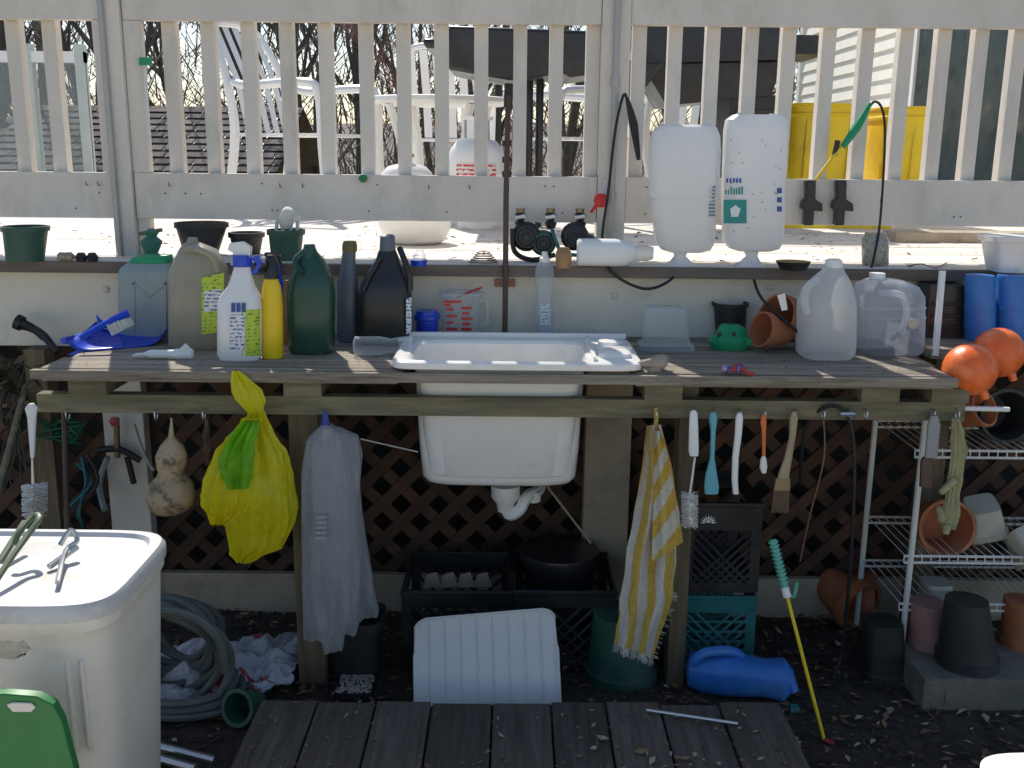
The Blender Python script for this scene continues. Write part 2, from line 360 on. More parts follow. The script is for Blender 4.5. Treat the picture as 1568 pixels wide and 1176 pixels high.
# sink
s=Ob('utility_sink')
bx,by=-.034,2.775; rxo,ryo=.232,.135
rim=(.0125,2.742,.33,.188)
iy=2.715; ir=.135
s.loft([(bx,by,.592,rxo*.80,ryo*.78,5),(bx,by,.598,rxo*.88,ryo*.86,6),(bx,by,.615,rxo*.93,ryo*.92,7),(bx,by,.70,rxo*.96,ryo*.95,8),(bx,by,.93,rxo,ryo,9),(bx,by,.944,rxo,ryo,9),
 (rim[0],rim[1],.944,rim[2]-.006,rim[3]-.006,12),(rim[0],rim[1],.947,rim[2],rim[3],12),(rim[0],rim[1],.962,rim[2],rim[3],12),(rim[0],rim[1],.968,rim[2]-.008,rim[3]-.008,12),
 (bx,iy,.968,rxo+.012,ir+.012,9),(bx,iy,.960,rxo+.002,ir+.003,9),(bx,iy+.02,.90,rxo-.012,ir-.01,9),(bx,by-.02,.63,rxo*.88,ryo*.85,6),(bx,by-.02,.615,rxo*.8,ryo*.75,5)],sinkm,seg=64)
for k in range(4): s.box(bx-.15+.005*k,bx+.17-.01*k,by-ryo-.0005,by-ryo+.006,.838-.014*k,.8405-.014*k,sinkm)
s.lathe((.275,2.66,.966),[(.045,0),(.043,.012),(.03,.018),(.0,.018)],sinkm,c1=False,n=4); s.lathe((.275,2.80,.966),[(.034,0),(.032,.016),(.01,.02),(.0,.02)],sinkm,c1=False)
s.box(.212,.222,2.58,2.9,.966,.978,sinkm); s.box(.228,.33,2.73,2.738,.966,.978,sinkm)
s.box(-.31,.335,2.918,2.932,.966,.980,sinkm)
s.done(bev=.003)
s=Ob('drain_pipe'); s.setY(2.76); s.rev([(782,762,786),(770,760,788),(760,752,796),(742,752,796)],offw)
q=at(774,775,2.76); s.tube([(q.x,2.76,q.z+.02),(q.x+.01,2.76,q.z-.025),(q.x+.04,2.76,q.z-.01),(q.x+.06,2.78,q.z+.02),(q.x+.1,2.86,q.z+.02),(q.x+.11,3.05,q.z+.02)],.018,offw); 
s.lathe((q.x+.08,2.81,q.z+.0),[(.024,0),(.024,.03)],offw); s.done()
hk=Ob('hook_row')
for u in (105,240,313,497,1004,1062,1092,1132,1170,1216,1260,1300,1325,1428,1465):
    p=at(u,628,2.575); hk.tube([(p.x,2.585,p.z),(p.x,2.56,p.z+.002),(p.x,2.558,p.z-.02),(p.x,2.572,p.z-.025),(p.x,2.58,p.z-.012)],.0022,steel,6)
hk.done()
YH=2.562
# ---------------- counter containers ----------------
def arc_label(o,prof,m,dr=1,n=2,w=.8,off=1.015):
    R=[]
    for (v,a,b) in prof:
        p=at((a+b)/2,v,o.Y); z=at((a+b)/2,v,o.Yf).z; rr=(b-a)/2*sc(p)*off; R.append((p.x,o.Y,z,rr,rr*dr,n))
    o.loft(R,m,seg=20,a0=-math.pi/2-w,a1=-math.pi/2+w)
lblY=label('label_yellow_green',(.52,.64,.04),(.05,.25,.05)); lblW=label('label_white_print',(.78,.8,.78),(.08,.16,.4),90,55,.48)
inkb=M('ink_blue',(.03,.08,.35),.4,.05)
o=Ob('antifreeze_jug'); o.stand(ZC,[(522,192,268),(516,189,270),(420,187,272),(412,190,270),(404,200,262)],greygreen,dr=.6,n=7)
o.rev([(404,200,262),(396,205,262),(392,222,262)],grn,dr=.6,n=5); yy=o.Y-.6*41*.00193-.002
for a,b,c_,e in ((203,207,430,508),(251,255,430,508)): o.ppoly([(a,e),(a,c_),(b,c_),(b,e)],yy,.004,greygreen)
o.ppoly([(203,430),(228,452),(255,430),(255,435),(228,457),(203,435)],yy,.004,greygreen)
o.done(bev=.002)
o=Ob('translucent_jug'); o.stand(ZC,[(536,268,340),(530,263,345),(418,263,346),(406,268,342),(385,276,330),(378,280,315),(374,284,306)],greyj,dr=.72,n=4.5)
o.rev([(374,286,304),(366,288,302)],greyj,dr=1)
o.tube([AP(283,385,o.Y-.02),AP(300,381,o.Y-.06),AP(325,392,o.Y-.06),AP(333,415,o.Y-.05)],.011,greyj)
o.ppoly([(309,512),(309,424),(343,418),(343,508)],o.Y-.062,.003,lblY); o.ppoly([(313,478),(313,446),(339,442),(339,474)],o.Y-.064,.002,lblW); o.done()
o=Ob('spray_bottle'); o.stand(ZC,[(553,338,398),(546,334,401),(470,334,401),(455,338,398),(440,350,390),(415,358,384),(408,359,383)],white,dr=.6,n=3)
o.rev([(410,357,385),(405,356,386),(392,357,385)],blue,dr=1.)
Ys=o.Y
o.ppoly([(355,405),(360,388),(350,382),(353,372),(372,370),(385,378),(384,395),(378,400),(376,408)],Ys,.022,white)
o.ppoly([(384,395),(396,390),(402,402),(393,420),(386,418),(394,404)],Ys,.012,blue)
arc_label(o,[(545,336.5,400.5),(474,336.5,400.5)],lblY,.6,3,1.25,1.04)
yy=Ys-.6*33.5*.00178*1.04-.0005
o.ppoly([(352,536),(352,482),(374,482),(374,536)],yy-.001,.001,lblW)
for k,(a,b) in enumerate(((354,360),(362,368),(370,376))): o.ppoly([(a,478),(a,464),(b,464),(b,478)],yy-.001,.001,inkb)
o.done(bev=.0015)
o=Ob('yellow_squeeze_bottle'); o.stand(ZC,[(550,402,433),(545,400,434),(470,400,433),(440,402,430),(425,406,424)],yel,dr=.9)
o.rev([(428,404,428),(400,406,425),(392,409,420)],blk); o.tube([AP(410,405,o.Y-.02),AP(398,415,o.Y-.01),AP(392,402,o.Y)],.006,blk); o.done()
o=Ob('blue_spray_bottle'); o.stand(ZC,[(520,405,436),(450,405,436),(415,412,430),(405,415,428)],blue,dr=.8); o.rev([(405,412,432),(392,405,430),(388,405,420)],blkr); o.done()
o=Ob('brown_bottle'); o.stand(ZC,[(528,430,448),(460,430,448),(440,434,444),(430,436,442)],M('rust_brown',(.22,.12,.06),.5,.3,20,dirt=.5),dr=.8); o.done()
o=Ob('green_antifreeze_jug'); o.stand(ZC,[(543,448,506),(536,444,511),(450,442,512),(425,448,508),(400,460,496),(388,466,486),(376,470,480)],dkgreen,dr=.75,n=4.5)
o.tube([AP(462,418,o.Y-.05),AP(452,400,o.Y-.03),AP(468,384,o.Y)],.009,dkgreen)
o.rev([(400,463,487),(384,464,484),(376,466,482)],dkgreen); o.done()
o=Ob('grey_oil_bottle'); o.stand(ZC,[(525,520,546),(518,517,548),(432,517,548),(415,521,545),(400,523,544),(384,525,545)],greyblue,dr=.8,n=3.5)
o.rev([(386,524,547),(376,524,547),(370,526,545)],M('olive_cap',(.16,.14,.04),.5,.1)); o.done()
o=Ob('black_oil_jug'); o.stand(ZC,[(530,554,624),(522,549,630),(455,549,630),(440,553,627),(425,560,622),(400,576,612),(386,580,606)],blk,dr=.7,n=4.5)
o.rev([(386,581,606),(364,582,605),(361,586,602)],greyblue,dr=1)
o.tube([AP(612,380,o.Y),AP(618,395,o.Y-.02),AP(627,420,o.Y-.03),AP(628,445,o.Y-.03)],.009,blk)
o.tube([AP(583,395,o.Y-.03),AP(565,425,o.Y-.05),AP(556,445,o.Y-.06)],.006,blk)
o.ppoly([(622,512),(622,458),(630,455),(630,508)],o.Y-.060,.003,lblW); o.done()
gl_=M('drinking_glass',(.9,.95,.95),.03,.02,trl=.1,alpha=.90)
o=Ob('glass_bottle'); p=on(580,548,ZC); o.T=Matrix.Translation((p.x-.07,p.y+.03,ZC+.027))@RZ(6)@RY(90)
o.lathe((0,0,0),[(.015,-.005),(.027,0),(.027,.07),(.02,.1),(.024,.12),(.028,.16),(.025,.16),(.02,.12)],gl_,c1=False); o.done()
o=Ob('blue_cup'); o.stand(ZC,[(522,641,669),(511,638,671),(492,637,671),(490,634,674),(484,634,674),(483,637,671),(478,637,670)],blue,n=2.5); o.done()
o=Ob('measuring_cup'); o.stand(ZC,[(521,682,730),(512,679,733),(455,675,737),(450,674,738)],clear,c1=False,dr=.85)
o.rev([(454,673,739),(450,673,739),(449,675,737)],clearb,c0=False,c1=False,dr=.85)
o.tube([AP(734,462,o.Y),AP(745,460,o.Y),AP(746,492,o.Y),AP(734,497,o.Y)],.006,clear)
for k,(v,a,b) in enumerate([(460,679,706),(465,680,690),(472,683,694),(482,683,700),(492,683,694),(502,683,700),(470,706,722),(478,708,718),(486,706,724),(494,708,720),(502,706,722)]): o.ppoly([(a,v),(b,v),(b,v+4),(a,v+4)],o.Y-.85*.060-.002,.0015,red)
o.tube([AP(700,455,o.Y),AP(738,440,o.Y-.01)],.003,red,sub=1); o.tube([AP(710,500,o.Y),AP(738,437,o.Y+.01)],.002,steel,sub=1); o.done()
o=Ob('clear_dish_soap_bottle'); o.stand(ZC,[(522,822,847),(508,820,849),(470,819,848),(450,822,846),(430,819,848),(412,820,848),(402,826,842)],clearb,dr=.7,n=2.6)
o.rev([(402,826,842),(396,826,842),(394,829,840),(386,830,838)],white); arc_label(o,[(498,821,848),(466,821,848)],lblW,.7,2.6,.5,1.03)
o.rev([(520,824,845),(486,822,846)],M('soap_residue',(.7,.74,.78),.4,.1,trl=.3,alpha=.3),dr=.65); o.done()
o=Ob('clear_food_tub'); o.stand(ZC,[(538,978,1060),(532,978,1060),(530,984,1054),(482,987,1048),(476,990,1045)],M('cloudy_clear',(.8,.82,.8),.12,.05,trl=.3,alpha=.74),dr=.8,n=6)
o.rev([(538,977,1061),(534,977,1061)],clearb,dr=.8,n=6,c0=False,c1=False); o.rev([(480,987,1048),(476,989,1046),(475,992,1043)],clearb,dr=.8,n=6,c0=False,c1=False); o.done(bev=.002)
o=Ob('stone_bird'); stone=M('stone',(.38,.32,.25),.85,.25,15,.3); p=on(1000,572,ZC)
o.T=Matrix.Translation((p.x,p.y+.03,ZC+.022))@RZ(18)@RY(90)
o.lathe((0,0,0),[(.002,-.05),(.007,-.03),(.012,-.01),(.019,.01),(.02,.025),(.015,.036),(.010,.042)],stone); o.T=Matrix.Translation((p.x,p.y+.03,ZC))@RZ(18)
o.lathe((.036,.01,.03),[(.002,-.012),(.011,-.006),(.013,0),(.011,.007),(.002,.012)],stone); o.tube([(.045,.012,.03),(.062,.018,.026)],[.005,.001],stone,sub=1)
o.box(-.012,.02,-.015,.015,0,.012,stone); o.done()
def pot(name,Z,vb,vt,bl,br,tl,tr,m,rimh=8,fill=True,dr=1):
    o=Ob(name); o.stand(Z,[(vb,bl,br),(vt+rimh,tl+3,tr-3),(vt+rimh-.3,tl,tr),(vt,tl,tr)],m,c1=False,dr=dr)
    o.rev([(vt,tl,tr),(vt,tl+3,tr-3),(vt+rimh+4,tl+5,tr-5)],m,c0=False,c1=False,dr=dr)
    if fill: o.rev([(vt+rimh+3,tl+5,tr-5),(vt+rimh+2,tl+6,tr-6)],soil,dr=dr)
    return o
pot('square_black_pot',ZC,522,466,1096,1140,1090,1146,potk,6).done()
o=Ob('green_fly_trap'); o.stand(ZC,[(538,1090,1144),(530,1086,1150),(522,1086,1150),(516,1095,1144),(505,1100,1140),(500,1104,1132)],grn,dr=.75)
o.ppoly([(1084,522),(1092,512),(1098,512),(1096,526)],o.Y-.02,.02,grn); o.ppoly([(1138,515),(1150,518),(1152,528),(1140,528)],o.Y-.02,.03,grn)
for u in (1098,1120): o.ppoly([(u,510),(u+6,508),(u+8,514),(u+2,516)],o.Y-.062,.004,blk)
o.done(bev=.002)
def tp_side(p,d,r_,h):
    o=Ob('terracotta_pot'); o.T=AX(p,d)
    o.lathe((0,0,0),[(r_*.62,-h*.6),(r_*.92,h*.18),(r_,h*.18),(r_,h*.4),(r_*.9,h*.4),(r_*.84,h*.1),(r_*.55,-h*.5)],terra,seg=40); o.done()
tp_side((at(1203,488,2.95).x,2.93,ZC+.080),(-.75,-.45,.32),.072,.13)
tp_side((at(1180,488,2.9).x-.005,2.87,ZC+.062),(-.8,-.35,.18),.052,.09)
o=Ob('plant_marker'); o.ppoly([(1190,452),(1202,449),(1206,474),(1197,476)],2.80,.002,white); o.done()
o=Ob('small_toy'); p=on(1128,575,ZC); tm=[M('purple_toy',(.12,.08,.35),.4,.2),M('dull_red',(.4,.04,.04),.4,.1),M('lilac',(.35,.3,.5),.4,.1)]
for k in range(14):
    o.lathe((p.x+ru(-.035,.035),p.y+.02+ru(-.015,.02),ZC+ru(.002,.012)),[(.003,0),(.008,.005),(.008,.011),(.003,.016)],tm[k%3],seg=7)
o.tube([(p.x+.02,p.y,ZC+.008),(p.x+.045,p.y-.005,ZC+.006)],.005,tm[1],sub=1); o.done()
o=Ob('milk_jug'); o.stand(ZC,[(552,1226,1298),(546,1222,1303),(530,1222,1305),(470,1224,1306),(448,1232,1303),(432,1245,1298),(420,1258,1292),(412,1264,1289)],milky,dr=.95,n=3.6)
o.rev([(413,1263,1290),(402,1264,1289),(400,1268,1286)],white,dr=1)
o.tube([AP(1252,428,o.Y-.035),AP(1236,440,o.Y-.055),AP(1232,462,o.Y-.07),AP(1236,480,o.Y-.068)],.011,milky); o.done()
o=Ob('square_juice_jug'); o.stand(ZC,[(545,1316,1398),(538,1310,1404),(500,1309,1406),(455,1309,1406),(440,1318,1398),(432,1332,1380),(430,1334,1352)],clearb,dr=.85,n=6)
o.rev([(432,1331,1355),(422,1331,1355)],white); yy=o.Y-.085
for v in (470,485): o.rev([(v+3,1308,1407),(v,1308,1407)],clearb,dr=.86,n=6,c0=False,c1=False)
p=at(1398,495,yy); o.T=Matrix.Translation((p.x,yy,p.z))@RX(90); o.lathe((0,0,0),[(.016,0),(.016,.006),(.012,.008)],tanpot,seg=16); o.T=Matrix.Identity(4); o.tube([AP(1345,448,yy),AP(1380,452,yy),AP(1388,480,yy),AP(1380,512,yy)],.009,clearb); o.done(bev=.004)
# dustpan & brush
o=Ob('dustpan')
pl=[on(104,541,ZC),on(250,529,ZC),on(262,516,ZC),on(150,520,ZC)]
def dp(s_,t_):
    a=pl[0].lerp(pl[1],s_); b=pl[3].lerp(pl[2],s_); q=a.lerp(b,t_); q.z=ZC+.004+.022*(t_**2)+.030*(abs(2*s_-1)**7); return q
o.grid(dp,20,8,blue); o.grid(lambda s_,t_: dp(s_,1)+Vector((0,.004,.020*t_)),20,2,blue)
o.tube([dp(0.02,.6)+Vector((0,0,-.01)),on(97,522,ZC+.03)],[.014,.010],blue,10,1)
o.add([v+Vector((0,0,-.003)) for v in (pl[0],pl[1],pl[2],pl[3])],[(0,1,2,3)],blue); o_=o.done(fix=False); x=o_.modifiers.new('s','SOLIDIFY'); x.thickness=.003
o=Ob('dustpan_brush'); A=Vector(AP(122,518,2.76)); B=Vector(AP(196,480,2.84))
o.tube([A,A.lerp(B,.5)+Vector((0,0,.004)),B],[.008,.009,.014],blue)
for k in range(260):
    t_=ru(.55,1.); q=A.lerp(B,t_)+Vector((0,ru(-.01,.01),0)); o.tube([q,q+Vector((.016+ru(-.004,.004),ru(-.004,.004),-.030))],.0009,bristw,3,1,False)
o.done()
o=Ob('white_sprayer_head'); p=on(250,552,ZC); o.T=Matrix.Translation((p.x,p.y+.02,ZC+.014))@RY(90)@RX(-5)
o.lathe((0,0,-.08),[(.003,0),(.004,.02),(.012,.04),(.012,.1),(.015,.11),(.015,.15),(.010,.155)],white,seg=16); o.T=Matrix.Identity(4)
o.tube([(p.x-.04,p.y+.02,ZC+.01),(p.x-.09,p.y+.02,ZC+.008)],.004,white,sub=1); o.tube([(p.x+.045,p.y+.02,ZC+.02),(p.x+.06,p.y+.03,ZC+.035)],.011,offw,sub=1); o.done()
o=Ob('hose_nozzle'); o.tube([AP(30,495,3.04),AP(48,502,3.04),AP(68,515,3.0),AP(88,540,2.96)],[.02,.014,.012,.009],blkr); o.tube([AP(48,503,3.03),AP(66,520,3.03)],.006,teal,sub=1)
o.tube([AP(25,492,3.04),AP(34,496,3.04)],.024,blkr,12,1); o.done()
# ---------------- deck edge items ----------------
def dpot(name,vb,vt,bl,br,tl,tr,m,**k): return pot(name,ZD,vb,vt,bl,br,tl,tr,m,**k)
dpot('green_plant_pot',402,348,12,66,4,74,potg).done(); dpot('black_plant_pot',392,342,283,333,268,349,potk).done()
dpot('black_plant_pot',391,357,358,398,350,405,potk).done()
dpot('green_plant_pot',400,353,416,460,409,467,potg).done()
o=Ob('white_figurine'); Yd=3.16; o.setY(Yd)
wf=M('figurine_white',(.78,.76,.68),.6,.1,dirt=.5)
o.rev([(350,430,446),(345,428,448),(335,426,452),(327,430,456),(321,432,450),(317,436,444)],wf,cr=.002,fr=40); o.rev([(338,446,462),(330,443,459),(324,446,452)],wf,cr=.002,fr=40)
for u in (424,434,446,456): o.tube([AP(u,338,Yd),AP(u-1,356,Yd)],.006,wf,sub=1)
o.done()
o=Ob('green_sprinkler'); o.setY(3.14); o.rev([(400,212,250),(394,210,251),(388,222,242),(378,218,246),(370,214,249),(362,224,240),(355,220,244),(350,228,236)],M('sprinkler_green',(.05,.20,.14),.5,.2),seg=10); o.tube([AP(214,358,3.14),AP(248,352,3.14)],.006,brass,sub=1); o.done()
o=Ob('pine_cone_pair') 
for u in (94,104): p=on(u,400,ZD); o.lathe((p.x,p.y+.01,ZD),[(.006,0),(.018,.008),(.017,.018),(.007,.026)],stone,seg=8,cr=.004,fr=80)
o.done()
o=Ob('black_saucer_stack')
for u in (125,142): o.lathe(on(u,400,ZD),[(.014,0),(.018,.012),(.010,.026)],blk,seg=12)
o.done()
o=Ob('small_blue_jar'); o.stand(ZD,[(408,630,652),(399,628,655)],blue); o.rev([(399,632,652),(392,632,652),(384,638,648)],clear); o.done()
o=Ob('wire_ring'); p=on(740,405,ZD)
for k in range(5): o.tube([(p.x+(.045-.006*k)*math.cos(a),p.y+.02+.03*math.sin(a),ZD+.006+.007*k) for a in [i*.7 for i in range(10)]],.0015,brown,5,3)
o.done()
o=Ob('amber_jar'); o.stand(ZD,[(411,852,874),(392,850,876),(386,852,874),(380,855,871)],M('amber',(.35,.2,.08),.3,.1)); o.done()
for i,u in enumerate((797,843,888)):
    o=Ob('garden_valve'); o.setY(3.2)
    o.rev([(350,u-7,u+7),(342,u-10,u+10),(338,u-6,u+6),(328,u-9,u+9),(324,u-4,u+4)],blk,seg=14); o.rev([(326,u-6,u+6),(319,u-7,u+7)],brass,seg=6)
    o.tube([AP(u-7,333,3.19),AP(u+7,331,3.18)],.006,white,sub=1); o.done()
o=Ob('hose_timer')
for u,v,r_ in ((806,362,23),(832,372,20),(880,362,22),(900,376,18)):
    p=at(u,v,3.17); o.T=Matrix.Translation(p)@RX(90); o.lathe((0,0,-.02),[(r_*.0014,0),(r_*.0020,.006),(r_*.0020,.03),(r_*.0015,.04)],blk if r_>20 else potg,seg=18)
    o.lathe((0,0,.02),[(r_*.0013,0),(r_*.0011,.006)],potk,seg=12); o.lathe((0,0,.026),[(r_*.0004,0),(r_*.0004,.012)],blk,n=5,seg=8)
o.T=Matrix.Identity(4); o.tube([AP(785,350,3.15),AP(788,385,3.15),AP(815,398,3.14),AP(850,390,3.13)],.008,blkr); o.tube([AP(845,350,3.15),AP(860,385,3.14),AP(900,392,3.12)],.006,teal); o.done()
o=Ob('brown_water_pipe'); o.tube([AP(779,128,3.1),AP(775,300,3.06),AP(774,430,3.04),AP(773,510,3.04)],.0085,brown,sub=3); o.tube([AP(779,128,3.1),AP(778,165,3.1)],.013,blkr,sub=1)
for v in (215,240,262): o.tube([AP(776,v,3.085),AP(776,v+9,3.085)],.014,blkr,sub=1)
o.ppoly([(757,428),(789,428),(789,439),(757,439)],3.10,.012,M('copper_strap',(.35,.15,.1),.5,.2)); o.done()
txt=label('print_grey',(.82,.84,.84),(.12,.16,.2),120,60,.47)
o=Ob('inverted_white_bottle'); o.setY(3.13)
o.rev([(200,1006,1030),(190,1010,1028)],white_tr) 
o.rev([(386,1025,1073),(382,1012,1087),(370,1003,1093),(310,997,1097),(302,995,1099),(230,994,1102),(208,996,1101),(195,1004,1096),(191,1020,1085)],white_tr,dr=.62,n=3.4)
o.rev([(416,1010,1072),(408,1010,1071),(400,1026,1058),(392,1032,1050),(384,1030,1054)],white)
o.rev([(196,1072,1096),(189,1076,1090)],white_tr)
for k in range(9): o.ppoly([(1085,328-k*5.4),(1085,331-k*5.4),(1095,331-k*5.4),(1095,328-k*5.4)],3.13-.055,.004,M('ink_grey',(.2,.22,.28),.4,.05))
o.rev([(306,994.5,1099.5),(303,994.5,1099.5)],offw,dr=.62,n=3.4,c0=False,c1=False); o.tube([AP(1088,200,3.13),AP(1100,240,3.08),AP(1096,300,3.08)],.005,white_tr); o.done()
o=Ob('inverted_white_bottle'); o.setY(3.13)
o.rev([(384,1128,1180),(380,1116,1192),(368,1107,1198),(300,1106,1200),(230,1108,1202),(200,1109,1204),(184,1112,1203),(176,1122,1196)],white_tr,dr=.62,n=3.4)
o.rev([(416,1116,1176),(408,1116,1175),(400,1134,1164),(392,1142,1160),(382,1138,1162)],white); tl_=M('teal_label',(.02,.28,.27),.4,.05)
o.ppoly([(1108,342),(1108,306),(1143,306),(1143,342)],3.13-.061,.003,tl_); o.ppoly([(1118,320),(1126,314),(1134,320),(1130,332),(1120,332)],3.13-.063,.002,white)
for k in range(7):
    a=1110+k*4.2; hh=ru(7,14); o.ppoly([(a,298),(a,298-hh),(a+2.4,298-hh),(a+2.4,298)],3.13-.061,.002,tl_)
for k in range(5): a=1112+k*5; o.ppoly([(a,280),(a,273),(a+3,273),(a+3,280)],3.13-.061,.002,inkb)
for v in (296,310,324): o.ppoly([(1190,v),(1190,v-8),(1197,v-8),(1197,v)],3.13-.056,.003,inkb)
o.rev([(178,1126,1140),(173,1128,1138)],white_tr); o.rev([(178,1176,1190),(174,1178,1188)],white_tr)
for k in range(26):
    u_,v_=ru(1112,1196),ru(210,360); o.ppoly([(u_,v_),(u_+1.6,v_),(u_+1.4,v_+1.6),(u_,v_+1.5)],3.13-.0600,.001,brown)
o.done()
p=on(935,410,ZD); o=Ob('lying_white_bottle'); o.T=Matrix.Translation((p.x-.1,p.y+.042,ZD+.042))@RZ(-4)@RY(90)
o.lathe((0,0,0),[(.034,0),(.041,.006),(.041,.13),(.036,.155),(.022,.175),(.02,.18)],white,n=2.8); o.lathe((0,0,.18),[(.024,0),(.024,.03),(.018,.05)],milky); o.done()
o=Ob('black_dish'); o.stand(ZD,[(415,1195,1234),(402,1188,1241)],blk); o.done()
o=Ob('glass_bead_jar'); o.stand(ZD,[(408,1322,1358),(404,1320,1360),(368,1320,1360),(362,1324,1356),(357,1325,1355)],M('speckled_glass',(.40,.38,.31),.2,.6,90,dirt=.8,dc=(.05,.05,.04),ds=90)); o.done()
o=Ob('wire_tangle')
for k in range(4): o.tube([on(1390+ru(-5,5),408,ZD+.005),on(1410,404,ZD+ru(.01,.03)),on(1432,410,ZD+.006),on(1450,402,ZD+ru(.005,.03))],.0015,brown,5,4)
o.done()
o=Ob('ribbed_planter'); o.stand(ZD,[(418,1518,1574),(372,1512,1580),(371,1508,1584),(362,1508,1584)],offw,n=6)
for k in range(6): o.rev([(412,1519+k*9,1523+k*9),(376,1516+k*9,1520+k*9)],offw,dep=.004)
o.done()
o=Ob('loose_deck_board'); a=on(1370,371,ZD); e=on(1480,365,ZD); o.box(a.x,e.x+1.,a.y,a.y+.14,ZD+.001,ZD+.04,bench); o.done(bev=.003)
for u in (1241,1288):
    o=Ob('hose_clip'); o.ppoly([(u-9,276),(u+7,276),(u+6,305),(u+17,312),(u+17,324),(u+4,322),(u+3,345),(u-12,345),(u-10,322),(u-16,318),(u-14,308),(u-8,303)],3.225,.03,blk); o.done(bev=.004)
o=Ob('red_valve_tag'); p=at(920,307,3.18); o.T=Matrix.Translation(p)@RX(90); o.lathe((0,0,-.006),[(.014,0),(.022,.003),(.022,.009),(.014,.012)],red,n=2.6,seg=12); o.T=Matrix.Identity(4); o.tube([AP(920,305,3.18),AP(905,325,3.2)],.005,red,sub=1); o.tube([AP(921,300,3.18),AP(923,275,3.19),AP(929,278,3.19),AP(926,300,3.18)],.002,steel); o.done()
o=Ob('green_rail_knob'); p=at(556,273,3.235); o.T=Matrix.Translation(p)@RX(90); o.lathe((0,0,0),[(.004,-.01),(.012,-.008),(.014,0),(.012,.008),(.004,.01)],grn2,seg=12); o.done()
o=Ob('black_drip_hose'); o.tube([AP(962,160,3.2),AP(955,145,3.2),AP(942,200,3.18),AP(932,290,3.15),AP(922,370,3.1),AP(935,415,3.04),AP(985,442,3.02),AP(1025,430,3.04),AP(1040,405,3.1),AP(1040,390,3.12)],.0045,blkr); o.tube([AP(960,150,3.2),AP(970,190,3.2),AP(978,245,3.2)],[.005,.014,.006],blkr); o.done()
o=Ob('black_drip_hose'); o.tube([AP(1151,388,3.13),AP(1153,420,3.07),AP(1165,455,3.0),AP(1200,490,2.85),AP(1230,515,2.84)],.0045,blkr); o.tube([AP(1151,382,3.13),AP(1151,398,3.13)],.009,grn,sub=1); o.done()
o=Ob('green_sprayer_wand'); o.tube([AP(1330,428,3.06),AP(1345,360,3.12),AP(1352,280,3.16),AP(1355,200,3.2),AP(1350,165,3.22),AP(1338,156,3.22),AP(1325,175,3.22)],.004,blkr)
o.tube([AP(1333,158,3.22),AP(1312,195,3.22),AP(1290,225,3.22)],[.006,.015,.009],grn,sub=3); o.tube([AP(1290,222,3.22),AP(1249,275,3.2)],.005,yel,sub=1); o.tube([AP(1283,215,3.22),AP(1278,238,3.22)],.009,blk,sub=1); o.done()
o=Ob('green_hose_hanger'); o.ppoly([(214,88),(232,88),(232,100),(214,100)],3.24,.015,grn); o.tube([AP(222,100,3.24),AP(228,220,3.24)],.006,milky,sub=1); o.done()
# ---------------- right side items ----------------
o=Ob('white_pvc_pole'); o.tube([AP(1443,415,2.85),AP(1432,545,2.8)],.010,white,sub=1); o.done()
o=Ob('dark_storage_crate'); a=at(1418,500,2.98); e=at(1478,500,2.98); o.box(a.x,e.x,2.98,3.08,ZC,at(1440,437,2.98).z,blk)
for k in range(4): o.box(a.x+.01,e.x-.01,2.975,2.98,ZC+.02+.035*k,ZC+.03+.035*k,potk)
o.done(bev=.004)
for (l,rr) in ((1478,1523),(1527,1574)):
    o=Ob('blue_bottle'); o.setY(2.95); o.rev([(522,l+2,rr-2),(516,l,rr),(470,l,rr),(455,l+1,rr-1),(428,l,rr),(421,l+2,rr-2)],blue2)
    for v in (470,500): o.rev([(v+3,l-1,rr+1),(v,l-1,rr+1)],blue2)
    o.done()
sh=Ob('side_shelf_board'); a=at(1470,525,2.9); sh.box(XR+.03,2.6,2.8,3.05,a.z-.03,a.z,counterm); sh.done(bev=.003)
for cu,cv,r_ in ((1485,566,40),(1529,540,38)):
    Yb=2.62 if cu<1500 else 2.74
    p=at(cu,cv,Yb); R_=r_*sc(p); o=Ob('orange_float_ball')
    o.lathe(p,[(R_*math.sin(math.pi*i/16)+.0005,-R_*math.cos(math.pi*i/16)) for i in range(17)],oran,seg=32)
    q=p+Vector((R_*.5,-R_*.2,-R_*.8)); o.tube([q,q+Vector((.008,-.004,-.02))],[.012,.010],oran,10,1); o.done()
o=Ob('white_rod'); o.tube([AP(1468,625,2.6),AP(1545,627,2.6)],.007,white,sub=1); o.done()
ws=Ob('wire_shelf_rack')
p1=at(1358,640,2.95); p2=at(1422,640,2.7)
for (x,y_) in ((p1.x,3.04),(p2.x,2.72),(p2.x+.62,2.72),(p1.x+.62+.1,3.04)): ws.tube([(x,y_,0),(x,y_,.86)],.009,wire,sub=1)
for v in (690,852,925):
    z=at(1450,v,2.72).z
    for yy in (2.72,3.04): ws.tube([(p1.x,yy,z),(2.15,yy,z)],.004,wire,6,1); ws.tube([(p1.x,yy,z-.02),(2.15,yy,z-.02)],.004,wire,6,1)
    x=p1.x
    while x<2.15: ws.tube([(x,2.72,z-.02),(x,2.72,z+.004),(x,3.04,z+.004)],.002,wire,4,1,False); x+=.026
ws.done()
def tpot(name,x,y_,z,r_,h,m,rot=None,n=2,gy=.12):
    o=Ob(name); o.T=Matrix.Translation((x,y_,z))@(Matrix.Identity(4) if rot is None else rot)
    o.lathe((0,0,0),[(r_*.70,0),(r_*.92,h*(1-gy)),(r_,h*(1-gy)),(r_,h),(r_*.88,h),(r_*.66,h*.08)],m,n=n,seg=32)
    return o.done()
p=at(1442,812,2.8); tpot('terracotta_pot',p.x,2.88,p.z,.085,.12,terra,RX(80))
p=at(1530,640,2.86); tpot('black_plant_pot',p.x,2.94,p.z,.08,.13,potk,RX(82))
